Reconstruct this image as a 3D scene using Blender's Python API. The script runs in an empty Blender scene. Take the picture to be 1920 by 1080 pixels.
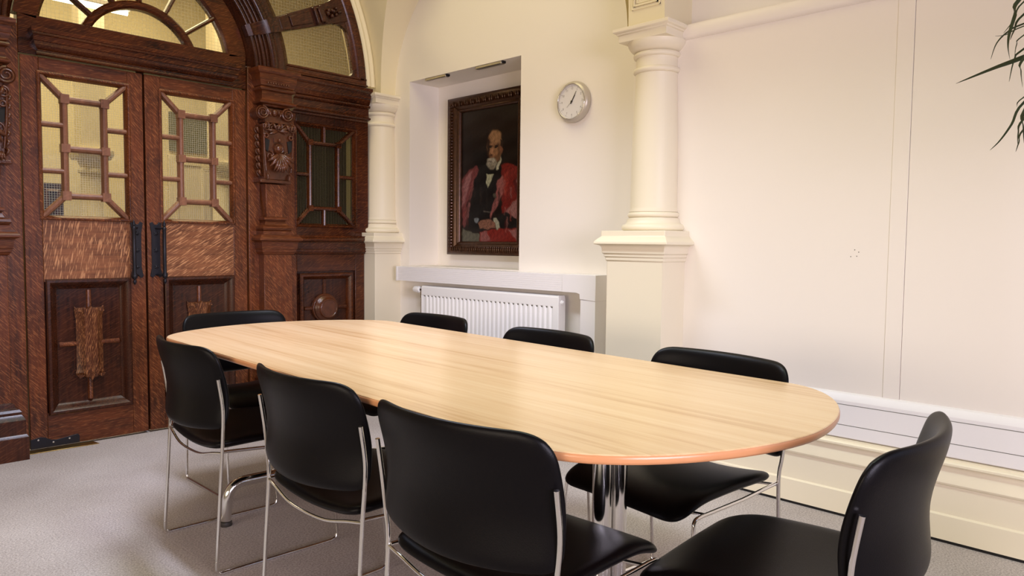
import bpy, bmesh, math, random
from mathutils import Vector, Matrix
PI = math.pi
sc = bpy.context.scene
COL = sc.collection

# ------------------------------------------------------------------ camera
CAM_H = 1.13
yaw, pitch, roll = math.radians(44.3974), math.radians(-3.41729), math.radians(0.616862)
fwd = Vector((math.cos(yaw)*math.cos(pitch), math.sin(yaw)*math.cos(pitch), math.sin(pitch)))
rgt = Vector((math.sin(yaw), -math.cos(yaw), 0))
upv = rgt.cross(fwd)
r2 = rgt*math.cos(roll) + upv*math.sin(roll)
u2 = -rgt*math.sin(roll) + upv*math.cos(roll)
cam = bpy.data.cameras.new('camera')
cam.lens = 1371.12/1920*36
cam.sensor_width = 36
cam.clip_start = 0.05
camo = bpy.data.objects.new('camera', cam)
COL.objects.link(camo)
m = Matrix(((r2.x, u2.x, -fwd.x, 0), (r2.y, u2.y, -fwd.y, 0), (r2.z, u2.z, -fwd.z, CAM_H), (0, 0, 0, 1)))
camo.matrix_world = m
sc.camera = camo

# ------------------------------------------------------------------ materials
def new_mat(name):
    m = bpy.data.materials.new(name)
    m.use_nodes = True
    nt = m.node_tree
    b = nt.nodes['Principled BSDF']
    return m, nt, b

def N(nt, t, **kw):
    n = nt.nodes.new(t)
    for k, v in kw.items():
        setattr(n, k, v)
    return n

def plain(name, col, rough=0.5, metal=0.0, coat=0.0, bump=0.0, bscale=60.0, var=0.0, vscale=3.0, spec=0.5):
    m, nt, b = new_mat(name)
    b.inputs['Base Color'].default_value = (*col, 1)
    b.inputs['Roughness'].default_value = rough
    b.inputs['Metallic'].default_value = metal
    b.inputs['Coat Weight'].default_value = coat
    b.inputs['Coat Roughness'].default_value = 0.12
    b.inputs['Specular IOR Level'].default_value = spec
    tc = N(nt, 'ShaderNodeTexCoord')
    if var > 0:
        no = N(nt, 'ShaderNodeTexNoise')
        no.inputs['Scale'].default_value = vscale
        no.inputs['Detail'].default_value = 4
        nt.links.new(tc.outputs['Object'], no.inputs['Vector'])
        mx = N(nt, 'ShaderNodeMix', data_type='RGBA')
        mx.inputs[6].default_value = (*[c*(1-var) for c in col], 1)
        mx.inputs[7].default_value = (*[min(1, c*(1+var)) for c in col], 1)
        nt.links.new(no.outputs['Fac'], mx.inputs[0])
        nt.links.new(mx.outputs[2], b.inputs['Base Color'])
    if bump > 0:
        nb = N(nt, 'ShaderNodeTexNoise')
        nb.inputs['Scale'].default_value = bscale
        nb.inputs['Detail'].default_value = 3
        nt.links.new(tc.outputs['Object'], nb.inputs['Vector'])
        bp = N(nt, 'ShaderNodeBump')
        bp.inputs['Strength'].default_value = bump
        bp.inputs['Distance'].default_value = 0.01
        nt.links.new(nb.outputs['Fac'], bp.inputs['Height'])
        nt.links.new(bp.outputs['Normal'], b.inputs['Normal'])
    return m

def oak(name, dark, mid, lite, axis='z', fleck=0.5, rough=0.32, fang=0.5, fscale=1.0):
    """quarter-sawn oak: fine grain along AXIS plus ray flecks slanting across it"""
    m, nt, b = new_mat(name)
    tc = N(nt, 'ShaderNodeTexCoord')
    mp = N(nt, 'ShaderNodeMapping')
    s = [70.0, 70.0, 70.0]
    s['xyz'.index(axis)] = 4.0
    mp.inputs['Scale'].default_value = s
    nt.links.new(tc.outputs['Object'], mp.inputs['Vector'])
    n1 = N(nt, 'ShaderNodeTexNoise')
    n1.inputs['Scale'].default_value = 1.0
    n1.inputs['Detail'].default_value = 5
    n1.inputs['Roughness'].default_value = 0.65
    nt.links.new(mp.outputs['Vector'], n1.inputs['Vector'])
    n2 = N(nt, 'ShaderNodeTexNoise')
    n2.inputs['Scale'].default_value = 3.5
    n2.inputs['Detail'].default_value = 3
    nt.links.new(tc.outputs['Object'], n2.inputs['Vector'])
    ad = N(nt, 'ShaderNodeMath', operation='MULTIPLY_ADD')
    nt.links.new(n1.outputs['Fac'], ad.inputs[0])
    ad.inputs[1].default_value = 0.55
    m3 = N(nt, 'ShaderNodeMath', operation='MULTIPLY')
    nt.links.new(n2.outputs['Fac'], m3.inputs[0])
    m3.inputs[1].default_value = 0.5
    nt.links.new(m3.outputs[0], ad.inputs[2])
    rp = N(nt, 'ShaderNodeValToRGB')
    e = rp.color_ramp.elements
    e[0].position = 0.36
    e[0].color = (*dark, 1)
    e[1].position = 0.68
    e[1].color = (*mid, 1)
    nt.links.new(ad.outputs[0], rp.inputs['Fac'])
    # flecks
    mf = N(nt, 'ShaderNodeMapping')
    fs = [260.0*fscale]*3
    other = 'x' if axis == 'z' else 'z'
    fs[0] = 20.0*fscale
    fs[2] = 210.0*fscale
    mf.inputs['Scale'].default_value = fs
    rt = N(nt, 'ShaderNodeMapping')
    rt.inputs['Rotation'].default_value = (0, fang, 0)
    nt.links.new(tc.outputs['Object'], rt.inputs['Vector'])
    nt.links.new(rt.outputs['Vector'], mf.inputs['Vector'])
    nf = N(nt, 'ShaderNodeTexNoise')
    nf.inputs['Scale'].default_value = 1.0
    nf.inputs['Detail'].default_value = 2
    nf.inputs['Distortion'].default_value = 0.6
    nt.links.new(mf.outputs['Vector'], nf.inputs['Vector'])
    rf = N(nt, 'ShaderNodeValToRGB')
    rf.color_ramp.elements[0].position = 0.53
    rf.color_ramp.elements[1].position = 0.64
    nt.links.new(nf.outputs['Fac'], rf.inputs['Fac'])
    mk = N(nt, 'ShaderNodeMath', operation='MULTIPLY')
    nt.links.new(rf.outputs['Color'], mk.inputs[0])
    mk.inputs[1].default_value = fleck
    mx = N(nt, 'ShaderNodeMix', data_type='RGBA')
    nt.links.new(mk.outputs[0], mx.inputs[0])
    nt.links.new(rp.outputs['Color'], mx.inputs[6])
    mx.inputs[7].default_value = (*lite, 1)
    nt.links.new(mx.outputs[2], b.inputs['Base Color'])
    b.inputs['Roughness'].default_value = rough
    b.inputs['Specular IOR Level'].default_value = 0.35
    bp = N(nt, 'ShaderNodeBump')
    bp.inputs['Strength'].default_value = 0.18
    bp.inputs['Distance'].default_value = 0.002
    nt.links.new(n1.outputs['Fac'], bp.inputs['Height'])
    nt.links.new(bp.outputs['Normal'], b.inputs['Normal'])
    return m

OD, OM, OL = (0.024, 0.0055, 0.0018), (0.150, 0.036, 0.009), (0.42, 0.15, 0.050)
M = {}
M['oak_v'] = oak('oak_upright', OD, OM, OL, 'z', 0.45, fang=-0.85, fscale=1.2)
M['oak_h'] = oak('oak_across', OD, OM, OL, 'x', 0.25, fang=0.1)
M['oak_flame'] = oak('oak_figured', (0.075, 0.022, 0.008), (0.27, 0.098, 0.038), (0.60, 0.29, 0.13), 'x', 0.75, fang=1.38, fscale=0.75)
M['oak_flame_slant'] = oak('oak_figured_slant', (0.075, 0.022, 0.008), (0.27, 0.098, 0.038), (0.60, 0.29, 0.13), 'x', 0.75, fang=0.55, fscale=0.75)
M['oak_dark'] = oak('oak_darkened', (0.012, 0.003, 0.0015), (0.055, 0.014, 0.005), (0.18, 0.055, 0.02), 'z', 0.25, rough=0.26)
M['oak_red'] = oak('oak_reddish', (0.012, 0.0025, 0.001), (0.085, 0.020, 0.005), (0.26, 0.075, 0.018), 'x', 0.28, rough=0.24)
M['oak_drop'] = oak('oak_flecked_drop', (0.035, 0.009, 0.0035), (0.12, 0.035, 0.012), (0.40, 0.165, 0.06), 'z', 0.85, fang=1.40, fscale=1.35)
M['oak_carved'] = plain('oak_carving', (0.085, 0.024, 0.008), 0.24, var=0.6, vscale=25, bump=0.15, bscale=120)
M['oak_bar'] = oak('oak_worn_bars', (0.10, 0.036, 0.018), (0.25, 0.105, 0.055), (0.40, 0.2, 0.11), 'z', 0.2, rough=0.42)
M['wall'] = plain('cream_wall_paint', (0.85, 0.79, 0.705), 0.55, bump=0.03, bscale=40)
M['panel'] = plain('cream_panel_paint', (0.85, 0.78, 0.70), 0.42, bump=0.015, bscale=30)
M['pier'] = plain('cream_pier_paint', (0.80, 0.72, 0.55), 0.45)
M['vault'] = plain('cream_vault_paint', (0.78, 0.69, 0.47), 0.55)
M['skirt'] = plain('cream_skirting_gloss', (0.86, 0.77, 0.58), 0.28)
M['white'] = plain('white_plastic', (0.85, 0.815, 0.80), 0.4)
M['rad'] = plain('white_radiator_enamel', (0.87, 0.85, 0.83), 0.3)
M['leather'] = plain('black_leather', (0.003, 0.0024, 0.0029), 0.37, bump=0.06, bscale=450, spec=0.13)
M['chrome'] = plain('polished_chrome', (0.80, 0.79, 0.77), 0.12, 1.0)
M['steel'] = plain('brushed_steel', (0.52, 0.47, 0.40), 0.3, 1.0)
M['iron'] = plain('black_iron', (0.018, 0.017, 0.022), 0.38, 0.6)
M['brass'] = plain('worn_brass', (0.45, 0.30, 0.10), 0.32, 1.0, var=0.4, vscale=18)
M['dark'] = plain('dark_gap', (0.006, 0.004, 0.003), 0.8)
M['lipping'] = plain('table_edge_lipping', (0.62, 0.29, 0.13), 0.28, var=0.15, vscale=9)
M['clockface'] = plain('clock_dial', (0.72, 0.69, 0.66), 0.35)
M['clockcase'] = plain('clock_case', (0.50, 0.45, 0.37), 0.34, 0.25)
M['ink'] = plain('black_ink', (0.03, 0.025, 0.02), 0.5)
M['ink_soft'] = plain('grey_ink', (0.16, 0.14, 0.12), 0.5)
M['gilt'] = plain('dark_gilt', (0.055, 0.020, 0.007), 0.28, 0.45, var=0.8, vscale=45)
M['leaf'] = plain('leaf_green', (0.020, 0.032, 0.008), 0.4, var=0.5, vscale=10)
M['stem'] = plain('plant_stem', (0.16, 0.11, 0.06), 0.8, var=0.3, vscale=30, bump=0.4, bscale=60)
M['pot'] = plain('white_pot', (0.7, 0.68, 0.64), 0.35)
M['soil'] = plain('soil', (0.03, 0.02, 0.012), 0.95, bump=0.5, bscale=90)
M['backing_dark'] = plain('unlit_black', (0.004, 0.003, 0.002), 0.8)  # near-black that stands in for the darkness behind the bay glass
M['greenish'] = plain('grey_green_board', (0.16, 0.16, 0.11), 0.6)

def carpet():
    m, nt, b = new_mat('grey_carpet')
    tc = N(nt, 'ShaderNodeTexCoord')
    a = N(nt, 'ShaderNodeTexNoise')
    a.inputs['Scale'].default_value = 150
    a.inputs['Detail'].default_value = 5
    a.inputs['Roughness'].default_value = 0.75
    nt.links.new(tc.outputs['Object'], a.inputs['Vector'])
    c = N(nt, 'ShaderNodeTexNoise')
    c.inputs['Scale'].default_value = 1.7
    c.inputs['Detail'].default_value = 4
    nt.links.new(tc.outputs['Object'], c.inputs['Vector'])
    r1 = N(nt, 'ShaderNodeValToRGB')
    r1.color_ramp.elements[0].position = 0.36
    r1.color_ramp.elements[0].color = (0.30, 0.262, 0.245, 1)
    r1.color_ramp.elements[1].position = 0.64
    r1.color_ramp.elements[1].color = (0.64, 0.575, 0.545, 1)
    nt.links.new(a.outputs['Fac'], r1.inputs['Fac'])
    r2_ = N(nt, 'ShaderNodeValToRGB')
    r2_.color_ramp.elements[0].position = 0.3
    r2_.color_ramp.elements[0].color = (0.82, 0.80, 0.78, 1)
    r2_.color_ramp.elements[1].position = 0.7
    r2_.color_ramp.elements[1].color = (1.08, 1.08, 1.08, 1)
    nt.links.new(c.outputs['Fac'], r2_.inputs['Fac'])
    mx = N(nt, 'ShaderNodeMix', data_type='RGBA', blend_type='MULTIPLY')
    mx.inputs[0].default_value = 1
    nt.links.new(r1.outputs['Color'], mx.inputs[6])
    nt.links.new(r2_.outputs['Color'], mx.inputs[7])
    # a few small dark stains
    v = N(nt, 'ShaderNodeTexVoronoi')
    v.inputs['Scale'].default_value = 1.35
    nt.links.new(tc.outputs['Object'], v.inputs['Vector'])
    mpn = N(nt, 'ShaderNodeTexNoise')
    mpn.inputs['Scale'].default_value = 14
    nt.links.new(tc.outputs['Object'], mpn.inputs['Vector'])
    sm = N(nt, 'ShaderNodeMath', operation='MULTIPLY_ADD')
    nt.links.new(mpn.outputs['Fac'], sm.inputs[0])
    sm.inputs[1].default_value = 0.12
    nt.links.new(v.outputs['Distance'], sm.inputs[2])
    rs = N(nt, 'ShaderNodeValToRGB')
    rs.color_ramp.elements[0].position = 0.10
    rs.color_ramp.elements[0].color = (1, 1, 1, 1)
    rs.color_ramp.elements[1].position = 0.125
    rs.color_ramp.elements[1].color = (0, 0, 0, 1)
    nt.links.new(sm.outputs[0], rs.inputs['Fac'])
    m2 = N(nt, 'ShaderNodeMath', operation='MULTIPLY')
    nt.links.new(rs.outputs['Color'], m2.inputs[0])
    m2.inputs[1].default_value = 0.55
    mx2 = N(nt, 'ShaderNodeMix', data_type='RGBA')
    nt.links.new(m2.outputs[0], mx2.inputs[0])
    nt.links.new(mx.outputs[2], mx2.inputs[6])
    mx2.inputs[7].default_value = (0.10, 0.085, 0.075, 1)
    nt.links.new(mx2.outputs[2], b.inputs['Base Color'])
    b.inputs['Roughness'].default_value = 0.92
    b.inputs['Specular IOR Level'].default_value = 0.15
    bp = N(nt, 'ShaderNodeBump')
    bp.inputs['Strength'].default_value = 0.35
    bp.inputs['Distance'].default_value = 0.004
    nt.links.new(a.outputs['Fac'], bp.inputs['Height'])
    nt.links.new(bp.outputs['Normal'], b.inputs['Normal'])
    return m
M['carpet'] = carpet()

def table_wood():
    m, nt, b = new_mat('light_oak_veneer')
    tc = N(nt, 'ShaderNodeTexCoord')
    mp = N(nt, 'ShaderNodeMapping')
    mp.inputs['Scale'].default_value = (55, 1.6, 1)
    nt.links.new(tc.outputs['Object'], mp.inputs['Vector'])
    n1 = N(nt, 'ShaderNodeTexNoise')
    n1.inputs['Scale'].default_value = 1
    n1.inputs['Detail'].default_value = 6
    n1.inputs['Roughness'].default_value = 0.62
    n1.inputs['Distortion'].default_value = 0.35
    nt.links.new(mp.outputs['Vector'], n1.inputs['Vector'])
    mp2 = N(nt, 'ShaderNodeMapping')
    mp2.inputs['Scale'].default_value = (9, 0.55, 1)
    nt.links.new(tc.outputs['Object'], mp2.inputs['Vector'])
    n2 = N(nt, 'ShaderNodeTexNoise')
    n2.inputs['Scale'].default_value = 1
    n2.inputs['Detail'].default_value = 3
    nt.links.new(mp2.outputs['Vector'], n2.inputs['Vector'])
    ad = N(nt, 'ShaderNodeMath', operation='ADD')
    nt.links.new(n1.outputs['Fac'], ad.inputs[0])
    nt.links.new(n2.outputs['Fac'], ad.inputs[1])
    hf = N(nt, 'ShaderNodeMath', operation='MULTIPLY')
    nt.links.new(ad.outputs[0], hf.inputs[0])
    hf.inputs[1].default_value = 0.5
    rp = N(nt, 'ShaderNodeValToRGB')
    rp.color_ramp.elements[0].position = 0.34
    rp.color_ramp.elements[0].color = (0.55, 0.32, 0.155, 1)
    rp.color_ramp.elements[1].position = 0.66
    rp.color_ramp.elements[1].color = (0.76, 0.53, 0.325, 1)
    el = rp.color_ramp.elements.new(0.47)
    el.color = (0.69, 0.45, 0.25, 1)
    nt.links.new(hf.outputs[0], rp.inputs['Fac'])
    nt.links.new(rp.outputs['Color'], b.inputs['Base Color'])
    b.inputs['Roughness'].default_value = 0.26
    b.inputs['Specular IOR Level'].default_value = 0.55
    return m
M['table'] = table_wood()

def glass(name, tint=(0.93, 0.90, 0.78), gloss=0.10, wire=0.0, pitch=0.0125, rough=0.03, horizontal=True):
    m = bpy.data.materials.new(name)
    m.use_nodes = True
    nt = m.node_tree
    nt.nodes.clear()
    out = N(nt, 'ShaderNodeOutputMaterial')
    tr = N(nt, 'ShaderNodeBsdfTransparent')
    tr.inputs['Color'].default_value = (*tint, 1)
    gl = N(nt, 'ShaderNodeBsdfGlossy')
    gl.inputs['Roughness'].default_value = rough
    mx = N(nt, 'ShaderNodeMixShader')
    mx.inputs[0].default_value = gloss
    nt.links.new(tr.outputs[0], mx.inputs[1])
    nt.links.new(gl.outputs[0], mx.inputs[2])
    last = mx
    if wire > 0:
        tc = N(nt, 'ShaderNodeTexCoord')
        sp = N(nt, 'ShaderNodeSeparateXYZ')
        nt.links.new(tc.outputs['Object'], sp.inputs[0])
        fs = []
        for ax in ((0, 2) if horizontal else (0, 0)):
            d = N(nt, 'ShaderNodeMath', operation='DIVIDE')
            nt.links.new(sp.outputs[ax], d.inputs[0])
            d.inputs[1].default_value = pitch
            f = N(nt, 'ShaderNodeMath', operation='FRACT')
            nt.links.new(d.outputs[0], f.inputs[0])
            l = N(nt, 'ShaderNodeMath', operation='LESS_THAN')
            nt.links.new(f.outputs[0], l.inputs[0])
            l.inputs[1].default_value = 0.11
            fs.append(l)
        mm = N(nt, 'ShaderNodeMath', operation='MAXIMUM')
        nt.links.new(fs[0].outputs[0], mm.inputs[0])
        nt.links.new(fs[1].outputs[0], mm.inputs[1])
        mw = N(nt, 'ShaderNodeMath', operation='MULTIPLY')
        nt.links.new(mm.outputs[0], mw.inputs[0])
        mw.inputs[1].default_value = wire
        df = N(nt, 'ShaderNodeBsdfDiffuse')
        df.inputs['Color'].default_value = (0.62, 0.58, 0.46, 1) if horizontal else (0.36, 0.30, 0.18, 1)
        m2 = N(nt, 'ShaderNodeMixShader')
        nt.links.new(mw.outputs[0], m2.inputs[0])
        nt.links.new(mx.outputs[0], m2.inputs[1])
        nt.links.new(df.outputs[0], m2.inputs[2])
        last = m2
    nt.links.new(last.outputs[0], out.inputs['Surface'])
    return m
M['glass'] = glass('wired_door_glass', wire=0.4, gloss=0.02)
M['glass_fan'] = glass('reeded_fanlight_glass', tint=(0.92, 0.88, 0.74), wire=0.18, gloss=0.04, pitch=0.02)
M['glass_bay'] = glass('dark_bay_glass', tint=(0.55, 0.55, 0.47), wire=0.6, gloss=0.012, pitch=0.011, horizontal=False)
def emit(name, col, s):
    m, nt, b = new_mat(name)
    b.inputs['Base Color'].default_value = (0.9, 0.9, 0.9, 1)
    b.inputs['Emission Color'].default_value = (*col, 1)
    b.inputs['Emission Strength'].default_value = s
    return m
M['tube'] = emit('lit_tube', (1, 0.97, 0.9), 9.0)

# ------------------------------------------------------------------ mesh building
class MB:
    def __init__(s):
        s.v, s.f = [], []
    def add(s, vs, fs):
        o = len(s.v)
        s.v += [tuple(p) for p in vs]
        s.f += [tuple(i+o for i in f) for f in fs]
        return s
    def box(s, x0, x1, y0, y1, z0, z1):
        vs = [(x, y, z) for z in (z0, z1) for y in (y0, y1) for x in (x0, x1)]
        return s.add(vs, [(0, 2, 3, 1), (4, 5, 7, 6), (0, 1, 5, 4), (2, 6, 7, 3), (0, 4, 6, 2), (1, 3, 7, 5)])
    def prism(s, poly, axis, a, b):
        """poly: 2-D points; axis 'y': (x,z) extruded over y; 'x': (y,z); 'z': (x,y)"""
        n = len(poly)
        def P(p, t):
            return (p[0], t, p[1]) if axis == 'y' else (t, p[0], p[1]) if axis == 'x' else (p[0], p[1], t)
        vs = [P(p, a) for p in poly]+[P(p, b) for p in poly]
        fs = [tuple(range(n)), tuple(range(2*n-1, n-1, -1))]
        fs += [(i, i+n, (i+1) % n+n, (i+1) % n) for i in range(n)]
        return s.add(vs, fs)
    def loft(s, rings, closed=True, caps=True):
        n = len(rings[0])
        o = len(s.v)
        for r in rings:
            s.v += [tuple(p) for p in r]
        for k in range(len(rings)-1):
            for i in range(n if closed else n-1):
                j = (i+1) % n
                s.f.append((o+k*n+i, o+k*n+j, o+(k+1)*n+j, o+(k+1)*n+i))
        if caps and closed:
            s.f.append(tuple(o+i for i in range(n-1, -1, -1)))
            s.f.append(tuple(o+(len(rings)-1)*n+i for i in range(n)))
        return s
    def lathe(s, prof, c, n=40, axis='z'):
        rings = []
        for r, h in prof:
            ring = []
            for i in range(n):
                a = 2*PI*i/n
                p, q = r*math.cos(a), r*math.sin(a)
                if axis == 'z':
                    ring.append((c[0]+p, c[1]+q, h))
                elif axis == 'y':
                    ring.append((c[0]+p, h, c[1]+q))
                else:
                    ring.append((h, c[0]+p, c[1]+q))
            rings.append(ring)
        return s.loft(rings)
    def sq(s, prof, c):
        return s.loft([[(c[0]-w, c[1]-w, z), (c[0]+w, c[1]-w, z), (c[0]+w, c[1]+w, z), (c[0]-w, c[1]+w, z)] for w, z in prof])
    def tube(s, pts, r, n=10, closed=False):
        pts = [Vector(p) for p in pts]
        rr = r if isinstance(r, (list, tuple)) else [r]*len(pts)
        rings = []
        t0 = (pts[1]-pts[0]).normalized()
        ref = Vector((0, 0, 1)) if abs(t0.z) < 0.9 else Vector((1, 0, 0))
        nrm = t0.cross(ref).normalized()
        for i, p in enumerate(pts):
            if closed:
                t = (pts[(i+1) % len(pts)]-pts[i-1]).normalized()
            else:
                t = (pts[min(i+1, len(pts)-1)]-pts[max(i-1, 0)]).normalized()
            nrm = (nrm-t*nrm.dot(t)).normalized()
            bn = t.cross(nrm)
            rings.append([p+(nrm*math.cos(2*PI*k/n)+bn*math.sin(2*PI*k/n))*rr[i] for k in range(n)])
        if closed:
            rings.append(rings[0])
        return s.loft(rings, caps=not closed)
    def ball(s, c, r, sx=1, sy=1, sz=1, nu=14, nv=8):
        rings = []
        for k in range(nv+1):
            a = -PI/2+PI*k/nv
            w = max(math.cos(a), 0.02)
            rings.append([(c[0]+r*sx*w*math.cos(2*PI*i/nu), c[1]+r*sy*w*math.sin(2*PI*i/nu), c[2]+r*sz*math.sin(a)) for i in range(nu)])
        return s.loft(rings)
    def mould_x(s, prof, x0, x1, y0):
        """profile (d, z) standing out by d from the plane y0 towards -y, run from x0 to x1"""
        return s.prism([(y0-d, z) for d, z in prof]+[(y0+0.01, prof[-1][1]), (y0+0.01, prof[0][1])], 'x', x0, x1)
    def mould_ressaut(s, prof, x0, x1, y0):
        """the same profile returned round the two ends of a projecting block"""
        rings = []
        for d, z in prof:
            rings.append([(x0-d, YD-0.0005, z), (x0-d, y0-d, z), (x1+d, y0-d, z), (x1+d, YD-0.0005, z)])
        return s.loft(rings)
    def arc(s, c, prof, a0, a1, n=48):
        """profile (r, y) swept round the y axis through c=(x,z) from angle a0 to a1"""
        rings = []
        for i in range(n+1):
            a = math.radians(a0+(a1-a0)*i/n)
            rings.append([(c[0]+r*math.cos(a), y, c[1]+r*math.sin(a)) for r, y in prof])
        return s.loft(rings)

def fillet(pts, rad, n=6):
    pts = [Vector(p) for p in pts]
    out = [pts[0]]
    for i in range(1, len(pts)-1):
        p, a, b = pts[i], pts[i-1], pts[i+1]
        u, w = (a-p), (b-p)
        r = min(rad, u.length*0.45, w.length*0.45)
        s, e = p+u.normalized()*r, p+w.normalized()*r
        for k in range(n+1):
            t = k/n
            out.append(s*(1-t)**2+p*2*t*(1-t)+e*t*t)
    out.append(pts[-1])
    return out

def catmull(pts, n=8):
    pts = [Vector(p) for p in pts]
    out = []
    for i in range(len(pts)-1):
        p0, p1, p2, p3 = pts[max(i-1, 0)], pts[i], pts[i+1], pts[min(i+2, len(pts)-1)]
        for k in range(n):
            t = k/n
            out.append(0.5*((2*p1)+(p2-p0)*t+(2*p0-5*p1+4*p2-p3)*t*t+(3*p1-p0-3*p2+p3)*t**3))
    out.append(pts[-1])
    return out

def wloc(o):
    l = Vector((0, 0, 0))
    while o is not None:
        l += o.location
        o = o.parent
    return l

def obj(name, mb, mat, parent=None, smooth=None, bevel=0.0, sub=0, loc=None, world=True):
    """one mesh object; MB coordinates are world coordinates unless world=False (then local to the parent)"""
    me = bpy.data.meshes.new(name)
    o = bpy.data.objects.new(name, me)
    COL.objects.link(o)
    org = Vector((0, 0, 0))
    if parent is not None:
        o.parent = parent
        if world:
            org = wloc(parent)
    elif loc is not None:
        o.location = loc
        org = Vector(loc)
    me.from_pydata([tuple(Vector(p)-org) for p in mb.v], [], mb.f)
    bm = bmesh.new()
    bm.from_mesh(me)
    bmesh.ops.recalc_face_normals(bm, faces=bm.faces)
    bm.to_mesh(me)
    bm.free()
    mats = mat if isinstance(mat, (list, tuple)) else [mat]
    for k in mats:
        me.materials.append(M[k])
    if smooth is not None:
        for p in me.polygons:
            p.use_smooth = True
        me.set_sharp_from_angle(angle=math.radians(smooth))
    if bevel > 0:
        b = o.modifiers.new('bevel', 'BEVEL')
        b.width = bevel
        b.segments = 2
        b.limit_method = 'ANGLE'
        b.angle_limit = math.radians(40)
        for p in me.polygons:
            p.use_smooth = True
        me.set_sharp_from_angle(angle=math.radians(35))
    if sub:
        s = o.modifiers.new('smooth', 'SUBSURF')
        s.levels = sub
        s.render_levels = sub
        for p in me.polygons:
            p.use_smooth = True
    me.update()
    return o

def tag(o, label, cat=None, group=None, kind=None):
    o['label'] = label
    if cat:
        o['category'] = cat
    if group:
        o['group'] = group
    if kind:
        o['kind'] = kind
    return o

def thing(name, label, cat, loc=(0, 0, 0), rz=0.0, group=None, kind=None):
    o = bpy.data.objects.new(name, None)
    COL.objects.link(o)
    o.location = loc
    o.rotation_euler = (0, 0, rz)
    o.empty_display_size = 0.1
    return tag(o, label, cat, group, kind)

# ------------------------------------------------------------------ dimensions
YD = 4.497          # face of the oak screen
XC = 3.281          # clock wall
XP = 3.17           # panelled wall
CX = 1.5455         # centre line of the doors
SP = 2.2            # springing height of the arches
Z_CEIL = 4.2
PIER = [(3.14, 2.08), (3.2195, 4.5323)]

# ------------------------------------------------------------------ room shell
o = obj('floor', MB().box(-3.2, 3.7, -3.2, 8.0, -0.06, 0.0), 'carpet')
tag(o, 'worn grey beige carpet covering the whole floor', 'floor', kind='structure')
o = obj('ceiling', MB().box(-3.3, 5.2, -3.3, 8.1, Z_CEIL, Z_CEIL+0.1), 'wall')
tag(o, 'plain cream ceiling high above the table', 'ceiling', kind='structure')

NY0, NY1, NZ0, NZ1, NX = 3.155, 4.262, 0.969, 2.285, 3.55
b = MB()
b.box(XC, 3.75, -3.2, NY0, 0, Z_CEIL)
b.box(XC, 3.75, NY1, 4.6, 0, Z_CEIL)
b.box(XC, 3.75, NY0, NY1, 0, NZ0)
b.box(XC, 3.75, NY0, NY1, NZ1, Z_CEIL)
b.box(NX, 3.75, NY0, NY1, NZ0, NZ1)
wr = obj('wall_right', b, 'wall')
tag(wr, 'cream painted wall with the square picture niche and the clock', 'wall', kind='structure')

# boarded panelling standing in front of the right wall
def board(name, y0, y1, z0=0.33, z1=2.142, x0=XP):
    return obj(name, MB().box(x0, x0+0.02, y0, y1, z0, z1), 'panel', bp_, bevel=0.002)
bp_ = thing('trim_1', 'smooth cream boarding right of the round column, joined by a narrow upright strip', 'panelling', (XP, 1.9, 0), kind='structure')
board('board', 0.982, 2.24)
board('board', -2.6, 0.9192)
obj('cover_strip', MB().box(XP-0.002, XP+0.018, 0.92, 0.982, 0.33, 2.30), 'panel', bp_, bevel=0.001)
cop = MB()
prof = [(XP+0.02, 2.128), (XP-0.004, 2.128), (XP-0.016, 2.134), (XP-0.022, 2.146), (XP-0.022, 2.188), (XP-0.014, 2.198), (XP+0.11, 2.205), (XP+0.11, 2.12)]
cop.loft([[(x, y, z) for x, z in prof] for y in (0.982, 1.965)])
obj('top_rail', cop, 'panel', bp_, smooth=40)
obj('board_frame', MB().box(XP+0.02, XC, -2.6, -2.55, 0, 2.14), 'panel', bp_)
for (py, pz) in ((1.128, 1.094), (1.104, 1.096), (1.113, 1.122), (1.097, 1.113)):
    obj('screw_hole', MB().lathe([(0.0018, XP+0.004), (0.0022, XP-0.0006)], (py, pz), 10, 'x'), 'ink_soft', bp_)

# skirting
sk = [(3.17, 0.0), (3.152, 0.0), (3.152, 0.011), (3.138, 0.012), (3.138, 0.106), (3.142, 0.110), (3.147, 0.112), (3.147, 0.222), (3.144, 0.226),
      (3.136, 0.229), (3.133, 0.236), (3.136, 0.252), (3.143, 0.272), (3.149, 0.290), (3.150, 0.298), (3.138, 0.300), (3.130, 0.302), (3.1255, 0.307),
      (3.1255, 0.314), (3.130, 0.319), (3.137, 0.321), (3.141, 0.323), (3.141, 0.329), (3.16, 0.332), (3.185, 0.333), (3.185, 0)]
b = MB().loft([[(x, y, z) for x, z in sk] for y in (-2.6, 1.912)])
o = obj('baseboard_right', b, 'skirt', smooth=25)
tag(o, 'deep cream moulded skirting board under the white trunking', 'skirting', kind='structure')
gap = obj('floor_gap', MB().box(3.1415, 3.152, -2.6, 1.912, 0.0, 0.0125), 'dark', o)
b = MB().box(3.2, XC, 2.26, 4.36, 0, 0.20)
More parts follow.
